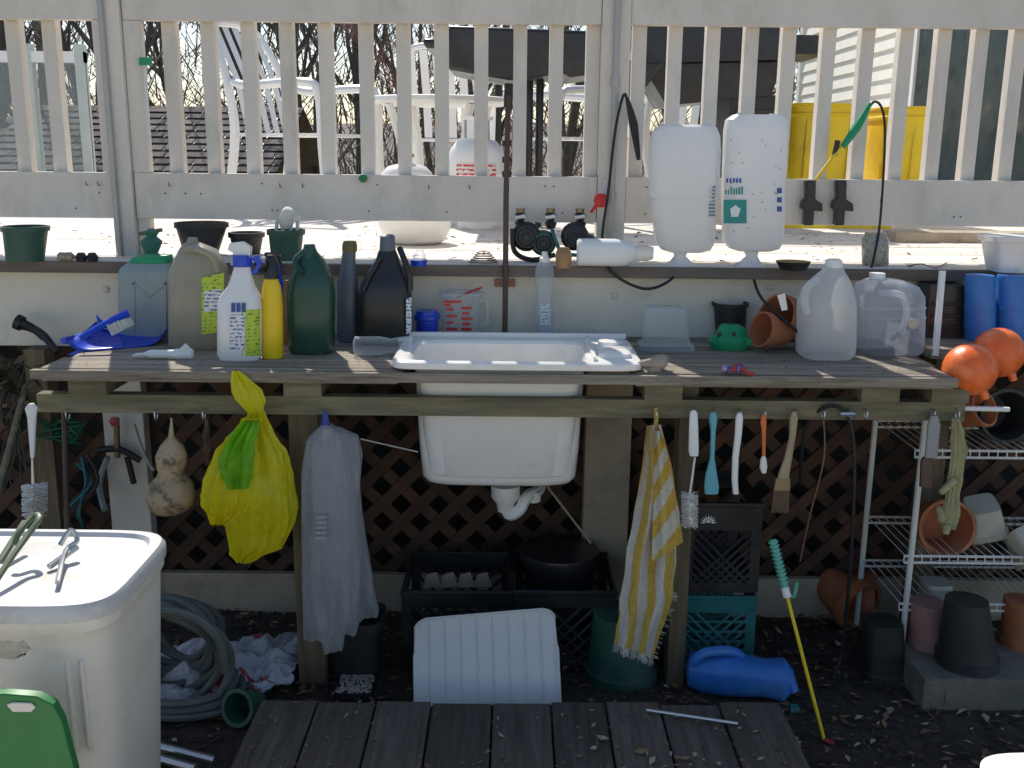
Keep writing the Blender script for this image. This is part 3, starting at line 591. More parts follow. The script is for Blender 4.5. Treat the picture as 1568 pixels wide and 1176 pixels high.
p=at(1485,650,2.75); tpot('terracotta_pot',p.x,2.85,p.z,.055,.1,terra,RX(60)@RY(30))
p=at(1508,775,2.8); tpot('square_tan_pot',p.x,2.82,p.z,.062,.10,tanpot,RX(-160)@RY(15),5,.2)
p=at(1560,810,2.8); tpot('square_tan_pot',p.x,2.8,p.z,.06,.10,tanpot,RX(140)@RY(25),5,.2)
p=at(1510,820,2.84); tpot('black_plant_pot',p.x,2.95,p.z,.055,.1,potk,RX(75))
def gpot(name,u,vb,vt,wb,wt,m,n=2,inv=True):
    o=Ob(name); a=wb/2; b=wt/2; h=vb-vt
    if inv: o.stand(0,[(vb,u-a,u+a),(vb-h*.15,u-a,u+a),(vb-h*.16,u-a*.93,u+a*.93),(vt,u-b,u+b)],m,n=n)
    else:
        o.stand(0,[(vb,u-a,u+a),(vt+h*.15,u-b*.93,u+b*.93),(vt+h*.14,u-b,u+b),(vt,u-b,u+b)],m,n=n,c1=False); o.rev([(vt,u-b,u+b),(vt,u-b*.9,u+b*.9),(vb-h*.2,u-a*.9,u+a*.9)],m,n=n,c0=False)
    o.done(bev=.001); return o
gpot('black_nursery_pot',1350,1052,965,66,54,potk,4)
o=Ob('concrete_block'); p=on(1400,1090,0); q=on(1590,1085,0); o.box(p.x+.02,q.x+.05,p.y,p.y+.22,0,.10,conc)
o.box(p.x+.08,p.x+.14,p.y-.004,p.y-.001,.03,.07,conc); o.done(bev=.008)
def zpot(name,Z,u,vb,vt,wb,wt,m,n=2):
    o=Ob(name); a=wb/2;b=wt/2;h=vb-vt; o.stand(Z,[(vb,u-a,u+a),(vb-h*.15,u-a,u+a),(vb-h*.16,u-a*.93,u+a*.93),(vt,u-b,u+b)],m,n=n); o.done()
zpot('black_nursery_pot',.10,1478,1038,938,92,62,potk); zpot('pink_pot',.10,1420,1000,935,62,52,pinkp); zpot('clay_pot',.10,1560,1000,930,60,46,terra)
zpot('square_tan_pot',.16,1432,938,900,48,40,tanpot,5)
p=on(1290,948,0)
for dx,dy,r_,aa in ((0,-.02,.088,(.35,-.55,-.15)),(.05,.03,.078,(.8,-.3,.1))):
    o=Ob('terracotta_pot'); o.T=AX((p.x+dx,p.y+dy,r_*1.0),aa); h_=.15
    o.lathe((0,0,0),[(r_*.62,-h_*.6),(r_*.92,h_*.18),(r_,h_*.18),(r_,h_*.4),(r_*.9,h_*.4),(r_*.84,h_*.1),(r_*.55,-h_*.5)],terra,seg=40); o.done()
# ---------------- under bench ----------------
def crate(name,x0,x1,y0,y1,z0,z1,m,nd=6):
    o=Ob(name); t=.008
    for (a,b,c,d_) in ((x0,x1,y0,y0+t),(x0,x1,y1-t,y1),(x0,x0+t,y0+t,y1-t),(x1-t,x1,y0+t,y1-t)):
        o.box(a,b,c,d_,z1-.055,z1,m); o.box(a,b,c,d_,z0,z0+.03,m)
    o.box(x0+t,x1-t,y0+t,y1-t,z0,z0+.008,m); o.box(x0-.004,x1+.004,y0-.004,y0,z1-.012,z1,m)
    for (a,b) in ((x0,y0),(x1-.03,y0),(x0,y1-t),(x1-.03,y1-t)): o.box(a,a+.03,b,b+t,z0+.03,z1-.055,m)
    H=z1-.055-z0-.03
    for k in range(-3,nd+1):
        for sg in (1,-1):
            xa=x0+.03+(x1-x0-.06)*k/nd; xb=xa+sg*H
            if xa>=x0+.02 and xa<=x1-.02:
                xe=min(max(xb,x0+.02),x1-.02); ze=z0+.03+abs(xe-xa)
                o.tube([(xa,y0+.004,z0+.03),(xe,y0+.004,ze)],.006,m,4,1,False); o.tube([(xa,y1-.004,z0+.03),(xe,y1-.004,ze)],.006,m,4,1,False)
    return o
def crp(name,ul,ur,vt,yf,z0,m,dp=.3):
    z1=at((ul+ur)/2,vt,yf).z; return crate(name,at(ul,vt,yf).x,at(ur,vt,yf).x,yf,yf+dp,z0,z1,m)
crp('black_milk_crate',614,782,905,2.72,0.0,blk,.3).done(bev=.002)
crp('black_milk_crate',786,945,905,2.72,0.0,blk,.3).done(bev=.002)
o=Ob('plastic_scoops')
for k in range(4): o.ppoly([(648+k*26,900),(652+k*26,880),(668+k*26,876),(676+k*26,898)],2.88+.01*k,.01,bench)
o.done(bev=.002)
o=Ob('black_bucket'); o.setY(2.95); o.rev([(930,815,905),(860,800,915),(850,795,918),(840,797,916),(838,820,890),(834,840,870)],blk); o.done()
tz=at(1110,905,2.74).z
o=crp('teal_milk_crate',1030,1160,912,2.74,0.0,teal,.3)
for v in (940,955,970,985): z=at(1110,v,2.74).z; o.box(at(1040,v,2.74).x,at(1150,v,2.74).x,2.741,2.748,z,z+.008,teal)
o.done(bev=.002)
o=crp('black_milk_crate',1050,1170,770,2.72,tz+.004,blk,.3); yy=2.722
o.box(at(1056,800,yy).x,at(1166,800,yy).x,2.717,2.7195,at(1100,812,yy).z,at(1100,776,yy).z,blk); o.done(bev=.002)
o=Ob('white_sun_logo'); p=at(1086,803,2.7)
for k in range(9):
    a=math.pi*k/8; R=Matrix.Rotation(-a,4,'Y'); o.T=Matrix.Translation((p.x,2.7145,p.z))@R; o.poly([(.010,-.003),(.024,0),(.010,.003)],.002,white)
o.T=Matrix.Translation((p.x,2.7145,p.z)); o.poly([(-.008,0),(-.005,.006),(0,.009),(.005,.006),(.008,0)],.002,white); o.done()
# white ribbed tray with rounded corners
o=Ob('white_ribbed_tray')
def tray(s_,t_):
    a=Vector(AP(636,1080,2.45)).lerp(Vector(AP(858,1080,2.45)),s_); b=Vector(AP(634,946,2.60)).lerp(Vector(AP(851,928,2.60)),s_)
    q=a.lerp(b,t_); f=abs(((s_*9)%1)-.5)*2; rb=max(0,(f-.80)/.20); q.y-=.008*math.sin(rb*math.pi/2)*(1 if .03<s_<.97 and t_<.93 else 0)
    e=min(s_,1-s_,t_+.3,1-t_); q.y-=.016*max(0,1-e/.03)
    k=min(s_,1-s_)/.11
    if k<1: q.z-=.045*(1-math.sqrt(max(0,1-(1-k)**2)))*max(0,(t_-.6)/.4)
    return q
trm=M('tray_plastic',(.74,.71,.67),.45,.05,5,.05,200,dirt=.5,dc=(.45,.41,.35),ds=5,d0=.52,d1=.76)
o.grid(tray,216,36,trm); ob_=o.done(fix=False,ang=60); x=ob_.modifiers.new('s','SOLIDIFY'); x.thickness=.005
gpot('green_bucket',950,1062,962,112,84,potg)
gpot('dark_planter',548,1045,955,70,84,potk,4,inv=False)
o=Ob('seed_packet'); p=on(530,1033,0); o.ppoly([(514,1010),(526,1005),(547,1026),(541,1034)],p.y-.02,.002,tanpot); o.done()
o=Ob('gravel_tray'); p=on(512,1073,0); q=on(575,1048,0); o.box(p.x,q.x,p.y,q.y+.03,0,.02,blk)
gr=M('gravel_white',(.42,.38,.31),.8,.3,isl=.3)
for k in range(220):
    o.lathe((ru(p.x+.004,q.x-.004),ru(p.y+.004,q.y+.026),.02),[(.0025,0),(.005,.003),(.002,.007)],gr,seg=5)
o.done()
o=Ob('blue_watering_jug'); p=on(1130,1072,0); o.T=Matrix.Translation((p.x-.12,p.y+.06,.06))@RZ(-12)@RY(90)
o.lathe((0,0,0),[(.012,-.02),(.045,-.01),(.058,.03),(.06,.09),(.055,.15),(.05,.2),(.058,.25),(.04,.268)],blue2,n=2.6); o.T=Matrix.Identity(4)
o.tube([(p.x-.13,p.y+.02,.1),(p.x-.1,p.y+.01,.14),(p.x-.02,p.y+.03,.135),(p.x+.02,p.y+.05,.1)],.014,blue2); o.tube([(p.x+.13,p.y+.01,.09),(p.x+.15,p.y,.03)],.02,blue2,sub=1); o.done()
o=Ob('hose_connector'); p=on(1215,1092,0); o.tube([(p.x-.06,p.y,.012),(p.x,p.y,.012)],.010,blkr,sub=1); o.tube([(p.x-.012,p.y,.012),(p.x+.012,p.y,.012)],.015,teal,sub=1); o.done()
o=Ob('yellow_sprayer_wand'); A=Vector(AP(1183,826,2.5)); B=on(1262,1133,0.012); mid=A.lerp(B,.27)
mint=M('mint_plastic',(.13,.46,.34),.4,.1); o.tube([A,mid],[.010,.009],mint,10,1) 
for k in range(11): q=A.lerp(mid,.03+k*.075); o.tube([q,q+(B-A).normalized()*.005],.0135,mint,10,1)
o.tube([mid,B],.0048,yel,sub=1); o.tube([mid+Vector((.0,0,0)),mid+Vector((.02,0,-.01)),mid+Vector((.026,0,.03))],.005,mint,8,3); o.tube([A.lerp(B,.24),A.lerp(B,.29)],.011,white,10,1)
o.tube([B,B+Vector((.02,-.015,0))],.007,tm[1],sub=1); o.done()
# ---------------- platform ----------------
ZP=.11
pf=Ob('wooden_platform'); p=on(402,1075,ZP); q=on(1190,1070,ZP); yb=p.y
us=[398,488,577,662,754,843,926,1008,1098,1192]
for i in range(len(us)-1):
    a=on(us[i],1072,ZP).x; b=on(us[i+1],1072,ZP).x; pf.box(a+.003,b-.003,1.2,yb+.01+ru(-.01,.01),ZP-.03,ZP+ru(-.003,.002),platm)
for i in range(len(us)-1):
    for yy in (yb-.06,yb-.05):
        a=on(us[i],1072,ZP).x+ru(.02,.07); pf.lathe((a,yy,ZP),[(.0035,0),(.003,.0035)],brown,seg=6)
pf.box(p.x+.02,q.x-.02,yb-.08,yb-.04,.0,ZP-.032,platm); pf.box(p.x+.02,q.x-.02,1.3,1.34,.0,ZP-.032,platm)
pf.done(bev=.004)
litter('platform_debris',260,p.x,q.x,1.9,yb,lambda x,y:ZP,.002,.012,[lf[0],lf[2],lf[1]])
litter('dry_leaves',16,.15,.45,2.0,2.3,lambda x,y:ZP,.010,.02,[lf[2],lf[0]])
o=Ob('metal_rod'); o.tube([on(990,1087,ZP+.01),on(1130,1108,ZP+.01)],.004,steel,sub=1); o.done()
# ---------------- trash can ----------------
tc_=Ob('trash_can'); xr=-.705; xl=-1.24; yf=1.62; yk=2.0
cx=(xl+xr)/2; cy=(yf+yk)/2; hx=(xr-xl)/2; hy=(yk-yf)/2
canm=M('can_plastic',(.76,.72,.64),.45,.06,5,.08,200,dirt=.6,dc=(.45,.40,.30),ds=5,d0=.5,d1=.74)
tc_.loft([(cx,cy,0,hx*.80,hy*.80,5),(cx,cy,.01,hx*.82,hy*.82,5),(cx,cy,.64,hx*.95,hy*.945,6),(cx,cy,.655,hx*.955,hy*.95,6),(cx,cy,.664,hx*.98,hy*.98,6),(cx,cy,.685,hx*.98,hy*.98,6)],canm,seg=64)
tc_.loft([(cx,cy,.684,hx*.985,hy*.985,6),(cx,cy,.685,hx,hy,6),(cx,cy,.705,hx,hy,6),(cx,cy,.716,hx*.975,hy*.965,6),(cx,cy,.717,hx*.90,hy*.88,6),(cx,cy,.709,hx*.88,hy*.85,6),(cx,cy,.716,hx*.5,hy*.4,5),(cx,cy,.717,hx*.1,hy*.1,4)],M('lid_plastic',(.60,.59,.57),.4,.08,5,dirt=.65,dc=(.34,.31,.26),ds=8),seg=64)
for xx in (xr-.085,xr-.060):
    tc_.loft([(xx,yf+.028,.42,.003,.004,2),(xx,yf+.020,.43,.004,.005,2),(xx,yf+.017,.60,.004,.005,2),(xx,yf+.024,.61,.003,.004,2)],canm,seg=10)
tc_.done()
stk=M('torn_sticker',(.55,.5,.4),.8,.3,30,dirt=.9,dc=(.34,.28,.2),ds=70)
o=Ob('sticker_remnant') 
pts=[]
for k in range(26):
    a=k*math.pi/13; pts.append((-.90+(.045+ru(-.012,.010))*math.copysign(abs(math.cos(a))**.5,math.cos(a)),.632+(.018+ru(-.007,.005))*math.copysign(abs(math.sin(a))**.5,math.sin(a))))
o.T=Matrix.Translation((0,yf+.0105,0)); o.poly(pts,.0015,stk); o.done()
o=Ob('green_plastic_handle'); Yg=1.52
o.ppoly([(-30,1062),(10,1058),(60,1062),(85,1075),(98,1100),(118,1176),(128,1260),(-30,1260)],Yg,.02,grn2)
o.ppoly([(10,1079),(20,1075),(48,1076),(55,1083),(48,1090),(20,1090)],Yg-.012,.004,canm); o.done(bev=.004)
o=Ob('steel_hook_tool'); o.tube([on(88,892,.725),on(100,845,.74),on(118,828,.75),on(108,812,.77),on(92,835,.745)],.005,steel); o.tube([on(75,868,.725),on(118,838,.74)],.006,steel,sub=1); o.done()
o=Ob('hand_pruner'); og=M('olive_grip',(.15,.18,.1),.5,.2); o.tube([on(-10,895,.73),on(20,850,.76),on(42,820,.78),on(60,795,.80),on(52,790,.8),on(30,815,.78),on(22,835,.76)],.006,og); o.tube([on(0,860,.73),on(38,800,.77)],.007,og,sub=1); o.done()
o=Ob('metal_pipe'); o.tube([on(225,1138,.015),on(330,1165,.015)],.013,steel,12,1); o.tube([on(232,1158,.03),on(300,1178,.03)],.012,steel,12,1); o.done()
h=Ob('garden_hose'); c0=on(270,1010,.15); pts=[]
for k in range(104):
    a=k*2*math.pi/13; lp=k/13; R=.215-.013*lp+.025*math.sin(lp*3+a*.5)
    dx=R*math.cos(a)*.80; dz=R*math.sin(a)
    pts.append(Vector((c0.x-.01+dx+.014*math.sin(lp*2),c0.y+.03*lp-.10-dz*.35+.03*math.sin(a*2+lp),max(.012,.17+dz*.9))))
h.tube(pts,.0115,hosem,8,4); h.done()
h=Ob('garden_hose'); c0=on(280,1085,.02)
h.tube([Vector((c0.x+(.19-.02*(k/12))*math.cos(k*.52),c0.y+.05+.11*math.sin(k*.52),.014+.02*(k/12))) for k in range(40)],.0115,hosem,8,3); h.done()
o=Ob('crumpled_soil_sack'); A,B,C,D=on(190,1118,.01),on(440,1062,.01),on(478,985,.01),on(225,1010,.01)
def sack(s_,t_):
    q=A.lerp(B,s_).lerp(D.lerp(C,s_),t_); q.z=.02+.06*abs(noise.noise(Vector((s_*4,t_*3,1))))+.03*noise.noise(Vector((s_*9,t_*6,4)))+.02*(.3-abs(noise.noise(Vector((s_*16,t_*11,4)))))+.015
    q.x+=.02*noise.noise(Vector((t_*6,s_*3,9))); q.y+=.02*noise.noise(Vector((s_*7,t_,2))); return q
sackm=M('sack_print',(.55,.56,.59),.4,.2,14,dirt=1.,dc=(.36,.03,.025),ds=2.2,d0=.58,d1=.59,st=(1,3,1))
o.grid(sack,110,60,sackm); o.done(fix=False,ang=30)
o=Ob('dark_pot_tilted'); p=on(375,1115,0); o.T=Matrix.Translation((p.x,p.y+.03,.05))@RX(70)@RY(-20); o.lathe((0,0,0),[(.03,-.05),(.045,.03),(.05,.03),(.05,.045),(.04,.045),(.028,-.04)],potg); o.done()
o=Ob('outdoor_faucet'); Yp=3.03
o.tube([AP(178,640,Yp),AP(180,700,Yp)],.010,brass,sub=1); o.tube([AP(150,690,Yp),AP(182,688,Yp),AP(215,705,Yp)],.011,blkr); o.tube([AP(165,700,Yp),AP(152,740,Yp),AP(160,780,2.95)],.010,greygreen); o.tube([AP(195,700,Yp),AP(205,740,Yp)],.010,blkr)
p=at(176,645,Yp-.02); o.T=Matrix.Translation(p)@RX(90); o.lathe((0,0,0),[(.010,0),(.016,.003),(.016,.008),(.008,.012)],M('faded_red',(.35,.05,.05),.5,.2),seg=6); o.done()
o=Ob('green_garden_netting')
for k in range(14): o.tube([AP(62+ru(-6,70),640+ru(0,40),3.0+ru(-.05,.05)) for _ in range(4)],.003,M('dark_netting_green',(.01,.13,.06),.5,.2),5,4)
o.done()
o=Ob('teal_drip_tubing')
for k in range(5): o.tube([AP(110+ru(-10,25),690+ru(0,20),2.95),AP(140+ru(-15,15),740,2.9),AP(110+ru(-20,20),790,2.85),AP(150+ru(-10,10),830,2.9)],.005,teal if k<2 else blkr,6,5)
o.done()
o=Ob('grey_pipe'); o.tube([AP(205,650,3.0),AP(218,690,2.98),AP(235,720,2.98)],.006,cond); o.done()
o=Ob('thin_metal_stake'); o.tube([AP(98,630,2.7),AP(103,810,2.6)],.008,brown,sub=1); o.done()
o=Ob('wood_stake_bundle')
for k in range(5): a=on(195+k*14,905,0.0); o.tube([a,Vector(AP(195+k*9,775+ru(-8,8),a.y+.15))],.014,counterm,4,1)
o.done()
o=Ob('garden_rake_handle'); o.tube([AP(40,590,3.0),AP(-5,760,2.7)],.010,lumber,sub=1); o.done()
o=Ob('leaning_stick'); o.tube([AP(838,745,2.95),AP(905,832,2.9)],.004,bench,6,1); o.done()
o=Ob('dried_vine')
for k in range(9): o.tube([AP(ru(-20,30),ru(545,600),3.05),AP(ru(0,55),ru(560,640),3.0),AP(ru(-10,60),ru(600,700),2.95),AP(ru(-20,50),ru(640,760),2.95)],.0025,bark,5,4)
for k in range(160):
    q=Vector(AP(ru(-20,62),ru(548,650),ru(2.92,3.08))); l=Vector((ru(-1,1),ru(-1,1),ru(-1,1)))*.018; m_=Vector((ru(-1,1),ru(-1,1),ru(-1,1)))*.012
    o.add([q-l,q+m_,q+l,q-m_],[(0,1,2,3)],random.choice([lf[1],lf[3],M('ivy_leaf',(.035,.06,.02),.6,.3)]))
o.done(fix=False)
# ---------------- hanging things ----------------
def hang(name,parts):
    o=Ob(name); o.setY(YH-.008)
    for pr,m,dep,n in parts: o.rev(pr,m,dep=dep,n=n,seg=16)
    return o
o=hang('white_scrub_brush',[([(700,47,53),(640,42,56),(625,38,58),(618,44,52)],white,.006,2.5),([(740,47,55),(700,48,52)],steel,.004,2)]) 
for k in range(420):
    a=ru(0,6.28); v=ru(742,788); p=at(53,v,YH-.01); o.tube([p,p+Vector((math.cos(a)*.033,math.sin(a)*.03,ru(-.006,.006)))],.0012,bristw,3,1,False)
o.rev([(788,48,58),(742,48,56)],bristw,dep=.012); o.done()
o=Ob('dried_gourd'); o.setY(2.55); o.rev([(786,258,266),(783,238,284),(775,229,294),(760,225,299),(742,229,295),(728,241,283),(722,243,281),(712,240,285),(698,239,286),(684,244,281),(676,251,273),(669,257,267),(652,260,265),(640,261,264)],gourdm,seg=32); o.tube([AP(262,645,2.55),AP(258,632,2.57)],.002,brown,sub=1); o.done()
o=Ob('dried_flower_bundle'); o.setY(2.6); db=M('dried_brown',(.13,.08,.05),.9,.4,40,.5); o.rev([(712,314,322),(690,311,324),(660,312,322),(640,315,319)],db,cr=.006,fr=60); o.rev([(760,312,330),(740,305,330),(725,312,325)],db,cr=.006,fr=50); o.done()
# yellow bag
o=Ob('yellow_plastic_bag'); o.setY(2.53)
o.rev([(860,368,376),(848,358,400),(835,356,436),(800,348,448),(760,340,450),(720,344,443),(690,352,434),(660,368,414),(642,380,404),(630,386,398)],ybag,dr=.5,cr=.009,fr=11,pl=.018,pf=2.0,zf=3.0,seg=120)
o.rev([(634,386,400),(624,374,402),(612,362,404),(596,358,398),(580,357,378),(568,358,364)],ybag,dr=.35,cr=.004,fr=18,pl=.008,pf=1.8,seg=60)
o.setY(2.49); o.rev([(802,326,345),(782,318,380),(765,314,390),(750,315,392),(720,322,390),(690,335,388),(665,356,388),(640,378,396)],ybag,dr=.45,cr=.008,fr=12,pl=.016,pf=2.2,zf=3.0,seg=120)
o.setY(2.462); o.rev([(748,352,376),(728,342,384),(705,340,384),(685,348,384),(665,360,388),(645,378,392)],gbag,dr=.35,cr=.008,fr=12,pl=.014,pf=2.2,zf=3,seg=90)
o.done(ang=75)
# clear bags: thin crinkled film sleeves gathered at a hook
o=Ob('plastic_bag_bundle')
def film(name_m,Lq,Rq,Yc,dep,ph,amp,nu,nv,o=o):
    # closed flattened sleeve with creases running mainly down the bag
    def pl2(P,t):
        k=min(int(t*(len(P)-1)),len(P)-2); f=t*(len(P)-1)-k; f=f*f*(3-2*f); return P[k][0]+(P[k+1][0]-P[k][0])*f,P[k][1]+(P[k+1][1]-P[k][1])*f
    def fn(s_,t_):
        a=2*math.pi*s_; x=.5-.5*math.cos(a); A=pl2(Lq,t_); B=pl2(Rq,t_)
        u=A[0]+(B[0]-A[0])*x; v=A[1]+(B[1]-A[1])*x
        P=at(u,v,Yc); w=Vector((P.x*22+ph,math.sin(a)*.5,P.z*4.5+P.x*5))
        c=.30-abs(noise.noise(w)); c2=.3-abs(noise.noise(Vector((P.x*48+ph,math.sin(a),P.z*11-P.x*16)))); c3=noise.noise(Vector((P.x*90,ph,P.z*50)))
        d=dep*(1-math.exp(-((abs(math.sin(a)))*3)))*math.copysign(1,math.sin(a))*(.35+.65*min(1,t_*3))
        y=Yc-d-(c*amp*1.6+c2*amp*.6+c3*amp*.12)*math.copysign(1,math.sin(a))
        return Vector((P.x+c*.004,y,P.z+(c2*.02 if t_>.93 else 0)))
    o.grid(fn,nu,nv,name_m)
inn=M('bag_inner_film',(.72,.74,.77),.15,.05,trl=.45,alpha=.55)
film(pbag,[(492,650),(470,672),(463,720),(462,800),(464,880),(466,975)],[(506,650),(548,668),(553,700),(548,790),(552,880),(548,962)],2.535,.035,0.,.020,200,130)
film(pbag,[(494,655),(486,690),(490,760),(498,840),(508,900),(530,952)],[(508,655),(546,690),(552,760),(562,840),(572,900),(580,940)],2.58,.025,7.3,.016,160,110)
film(inn,[(494,655),(478,690),(478,780),(478,870),(482,940),(498,1000)],[(508,655),(530,690),(532,780),(534,870),(532,940),(526,990)],2.535,.018,3.1,.014,160,120)
o.setY(2.55); o.rev([(658,490,508),(640,493,503),(630,495,501)],M('blue_hook',(.02,.05,.3),.4,.1),dr=.4)
for k in range(5): o.ppoly([(484,826-k*8),(484,822-k*8),(500,822-k*8),(500,826-k*8)],2.482,.0005,M('grey_print',(.35,.38,.42),.5,.1))
o.done(ang=60,fix=False)
# towel
o=Ob('striped_towel')
Lp=[(990,652),(982,720),(968,800),(955,880),(947,940),(940,985)]; Rp=[(1012,650),(1030,720),(1040,790),(1034,860),(1030,915),(1000,1008)]
def pl_(P,t_):
    k=min(int(t_*(len(P)-1)),len(P)-2); f=t_*(len(P)-1)-k; return P[k][0]+(P[k+1][0]-P[k][0])*f,P[k][1]+(P[k+1][1]-P[k][1])*f
def tow(s_,t_):
    a=pl_(Lp,t_); b=pl_(Rp,t_); u=a[0]+(b[0]-a[0])*s_; v=a[1]+(b[1]-a[1])*s_
    y=2.535+.020*math.sin(s_*13+t_*1.5)*(.5+.5*t_)+.03*noise.noise(Vector((s_*3,t_*4,0)))+.003*noise.noise(Vector((s_*30,t_*40,0)))
    return at(u+3*noise.noise(Vector((s_*2,t_*9,5))),v+4*noise.noise(Vector((s_*6,t_*2,7)))*t_,y)
def tm_(s_,t_):
    q=(s_*3.0+.5*math.sin(t_*3)+.1)%1.0; return towy if q<.5 else toww
o.grid(tow,120,100,tm_)
def flap(s_,t_):
    a=(1002-4*t_,660+200*t_); b=(1012+34*t_,660+110*t_+60*t_*t_); u=a[0]+(b[0]-a[0])*s_; v=a[1]+(b[1]-a[1])*s_
    return at(u,v,2.50+.014*math.sin(s_*9+t_))
o.grid(flap,24,60,lambda s_,t_: toww if (t_*3.6+s_*.4)%1<.5 else towy)
for k in range(90):
    s_=ru(0,1); p=tow(s_,1); q=p+Vector((ru(-.006,.006),ru(-.004,.004),-ru(.012,.028))); o.tube([p,q],.0011,toww,3,1,False)
for k in range(30):
    p=tow(1,ru(.75,1)); o.tube([p,p+Vector((ru(.006,.016),0,-ru(.0,.01)))],.001,toww,3,1,False)
o.tube([AP(1003,655,2.54),AP(1005,640,2.56),AP(1004,625,2.57)],.006,towy); o.done(fix=False,ang=70)
hang('white_brush_handle',[([(698,1056,1069),(690,1054,1070),(650,1055,1069),(632,1056,1068),(628,1059,1065)],white,.005,3)]).done()
hang('teal_spatula_brush',[([(756,1079,1100),(745,1078,1101),(726,1080,1098),(712,1084,1096),(700,1087,1094),(660,1088,1096),(640,1085,1099),(631,1088,1097)],tealb,.006,2.5)]).done()
hang('white_handle',[([(756,1122,1131),(735,1120,1130),(700,1121,1131),(665,1125,1136),(640,1126,1138),(632,1129,1136)],white,.006,2.5)]).done()
hang('orange_spoon',[([(724,1166,1173),(716,1163,1175),(705,1164,1174),(698,1167,1172)],white,.006,2),([(700,1167,1172),(660,1166,1173),(645,1164,1174),(635,1167,1172)],M('orange_plastic',(.7,.16,.03),.4,.1),.004,2.5)]).done()
o=hang('paint_brush',[([(735,1190,1208),(725,1192,1209),(700,1201,1213),(670,1208,1218),(640,1209,1222),(630,1213,1219)],M('brush_handle_wood',(.42,.32,.2),.6,.2,dirt=.3),.006,2.5),([(750,1184,1210),(732,1187,1210)],brass,.007,4)])
for k in range(260):
    a=ru(1185,1209); p=at(a,748,YH-.008+ru(-.006,.006)); o.tube([p,at(a-3+ru(-3,3),783+ru(-8,3),p.y)],.001,bristb,3,1,False)
o.done()
o=Ob('rusty_wire'); o.tube([AP(1260,632,YH),AP(1262,700,YH),AP(1240,790,YH+.03),AP(1225,860,YH+.05)],.0022,MC['rust_brown'],6); o.done()
o=Ob('black_cable'); o.tube([AP(1225,740,2.7),AP(1232,660,2.62),AP(1260,625,2.58),AP(1295,632,2.56),AP(1308,700,2.57),AP(1303,850,2.6),AP(1290,990,2.7),on(1275,1040,.01)],.005,blkr); o.tube([AP(1286,634,2.56),AP(1308,634,2.56)],.008,steel,8,1); o.done()
hang('dark_brush',[([(745,1408,1428),(705,1410,1430),(700,1414,1430)],brown,.008,4),([(702,1415,1434),(690,1417,1436),(650,1420,1440),(636,1425,1436)],M('grey_handle',(.3,.3,.3),.5,.1),.007,3)]).done()
o=Ob('garden_gloves'); o.setY(2.55); gl=M('glove_cloth',(.38,.36,.19),.9,.25,18,.5,150,dirt=.5,dc=(.5,.5,.45))
o.rev([(810,1444,1462),(790,1440,1468),(760,1448,1468),(720,1455,1474),(690,1458,1480),(660,1458,1474),(640,1460,1468)],gl,dr=.35,cr=.003,fr=30,pl=.006,seg=50) 
for a,b,c_,e in ((1442,795,1438,778),(1450,805,1448,818),(1462,735,1440,755)): o.tube([AP(a,b,2.54),AP(c_,e,2.53)],[.012,.008],gl,8,1)
o.done(ang=60)
o=Ob('round_scrub_brush'); o.setY(2.55)
for k in range(500):
    a=ru(0,6.28); v=ru(756,806); p=at(1056,v,2.55); o.tube([p,p+Vector((math.cos(a)*.023,math.sin(a)*.02,ru(-.006,.006)))],.001,bristw,3,1,False)
o.rev([(804,1050,1062),(756,1051,1062)],bristw,dr=1); o.tube([AP(1056,756,2.55),AP(1060,730,2.555),AP(1064,700,2.56)],.003,white); o.done()
o=Ob('twine'); o.tube([AP(552,672,2.62),AP(600,683,2.65),AP(640,692,2.63)],.002,toww,5,2); o.done()
# ---------------- deck furniture / background ----------------
def chair(name,x,y_,rz_):
    o=Ob(name); o.T=Matrix.Translation((x,y_,ZD))@RZ(rz_)
    for sx in (-1,1):
        o.tube([(sx*.27,-.27,0),(sx*.27,-.25,.35),(sx*.28,-.24,.6),(sx*.28,-.15,.65),(sx*.28,.15,.64),(sx*.25,.27,.66)],[.022,.025,.022,.022,.022,.02],white)
        o.tube([(sx*.25,.36,0),(sx*.24,.28,.4),(sx*.24,.32,.7),(sx*.2,.42,.92)],[.022,.024,.02,.018],white)
    o.tube([(-.2,.42,.92),(-.1,.44,.96),(.1,.44,.96),(.2,.42,.92)],.02,white)
    for k in range(5):
        a=-.16+.08*k; o.add([(a-.025,.25,.42),(a+.025,.25,.42),(a+.025,.31,.68),(a-.025,.31,.68),(a+.025,.43,.94),(a-.025,.43,.94)],[(0,1,2,3),(3,2,4,5)],white)
    for k in range(6):
        a=-.22+.085*k; o.box(-.24,.24,a,a+.06,.40,.415,white)
    return o.done()
chair('white_patio_chair',-1.05,5.3,68); chair('white_patio_chair',.36,5.7,-70); chair('white_patio_chair',1.0,5.9,-30); chair('white_patio_chair',-.45,6.9,175)
o=Ob('round_patio_table'); p=at(672,150,5.3); o.T=Matrix.Translation((p.x,5.4,ZD)); h_=p.z-ZD
o.lathe((0,0,h_-.03),[(.36,0),(.38,.01),(.38,.03),(.36,.035)],white,seg=48)
for a in range(4):
    c_,q=math.cos(a*1.57+.6),math.sin(a*1.57+.6); o.tube([(c_*.26,q*.26,0),(c_*.22,q*.22,h_*.5),(c_*.3,q*.3,h_-.03)],.02,white)
o.done()
redl=label('tank_label',(.75,.72,.7),(.6,.05,.05),40,30,.45)
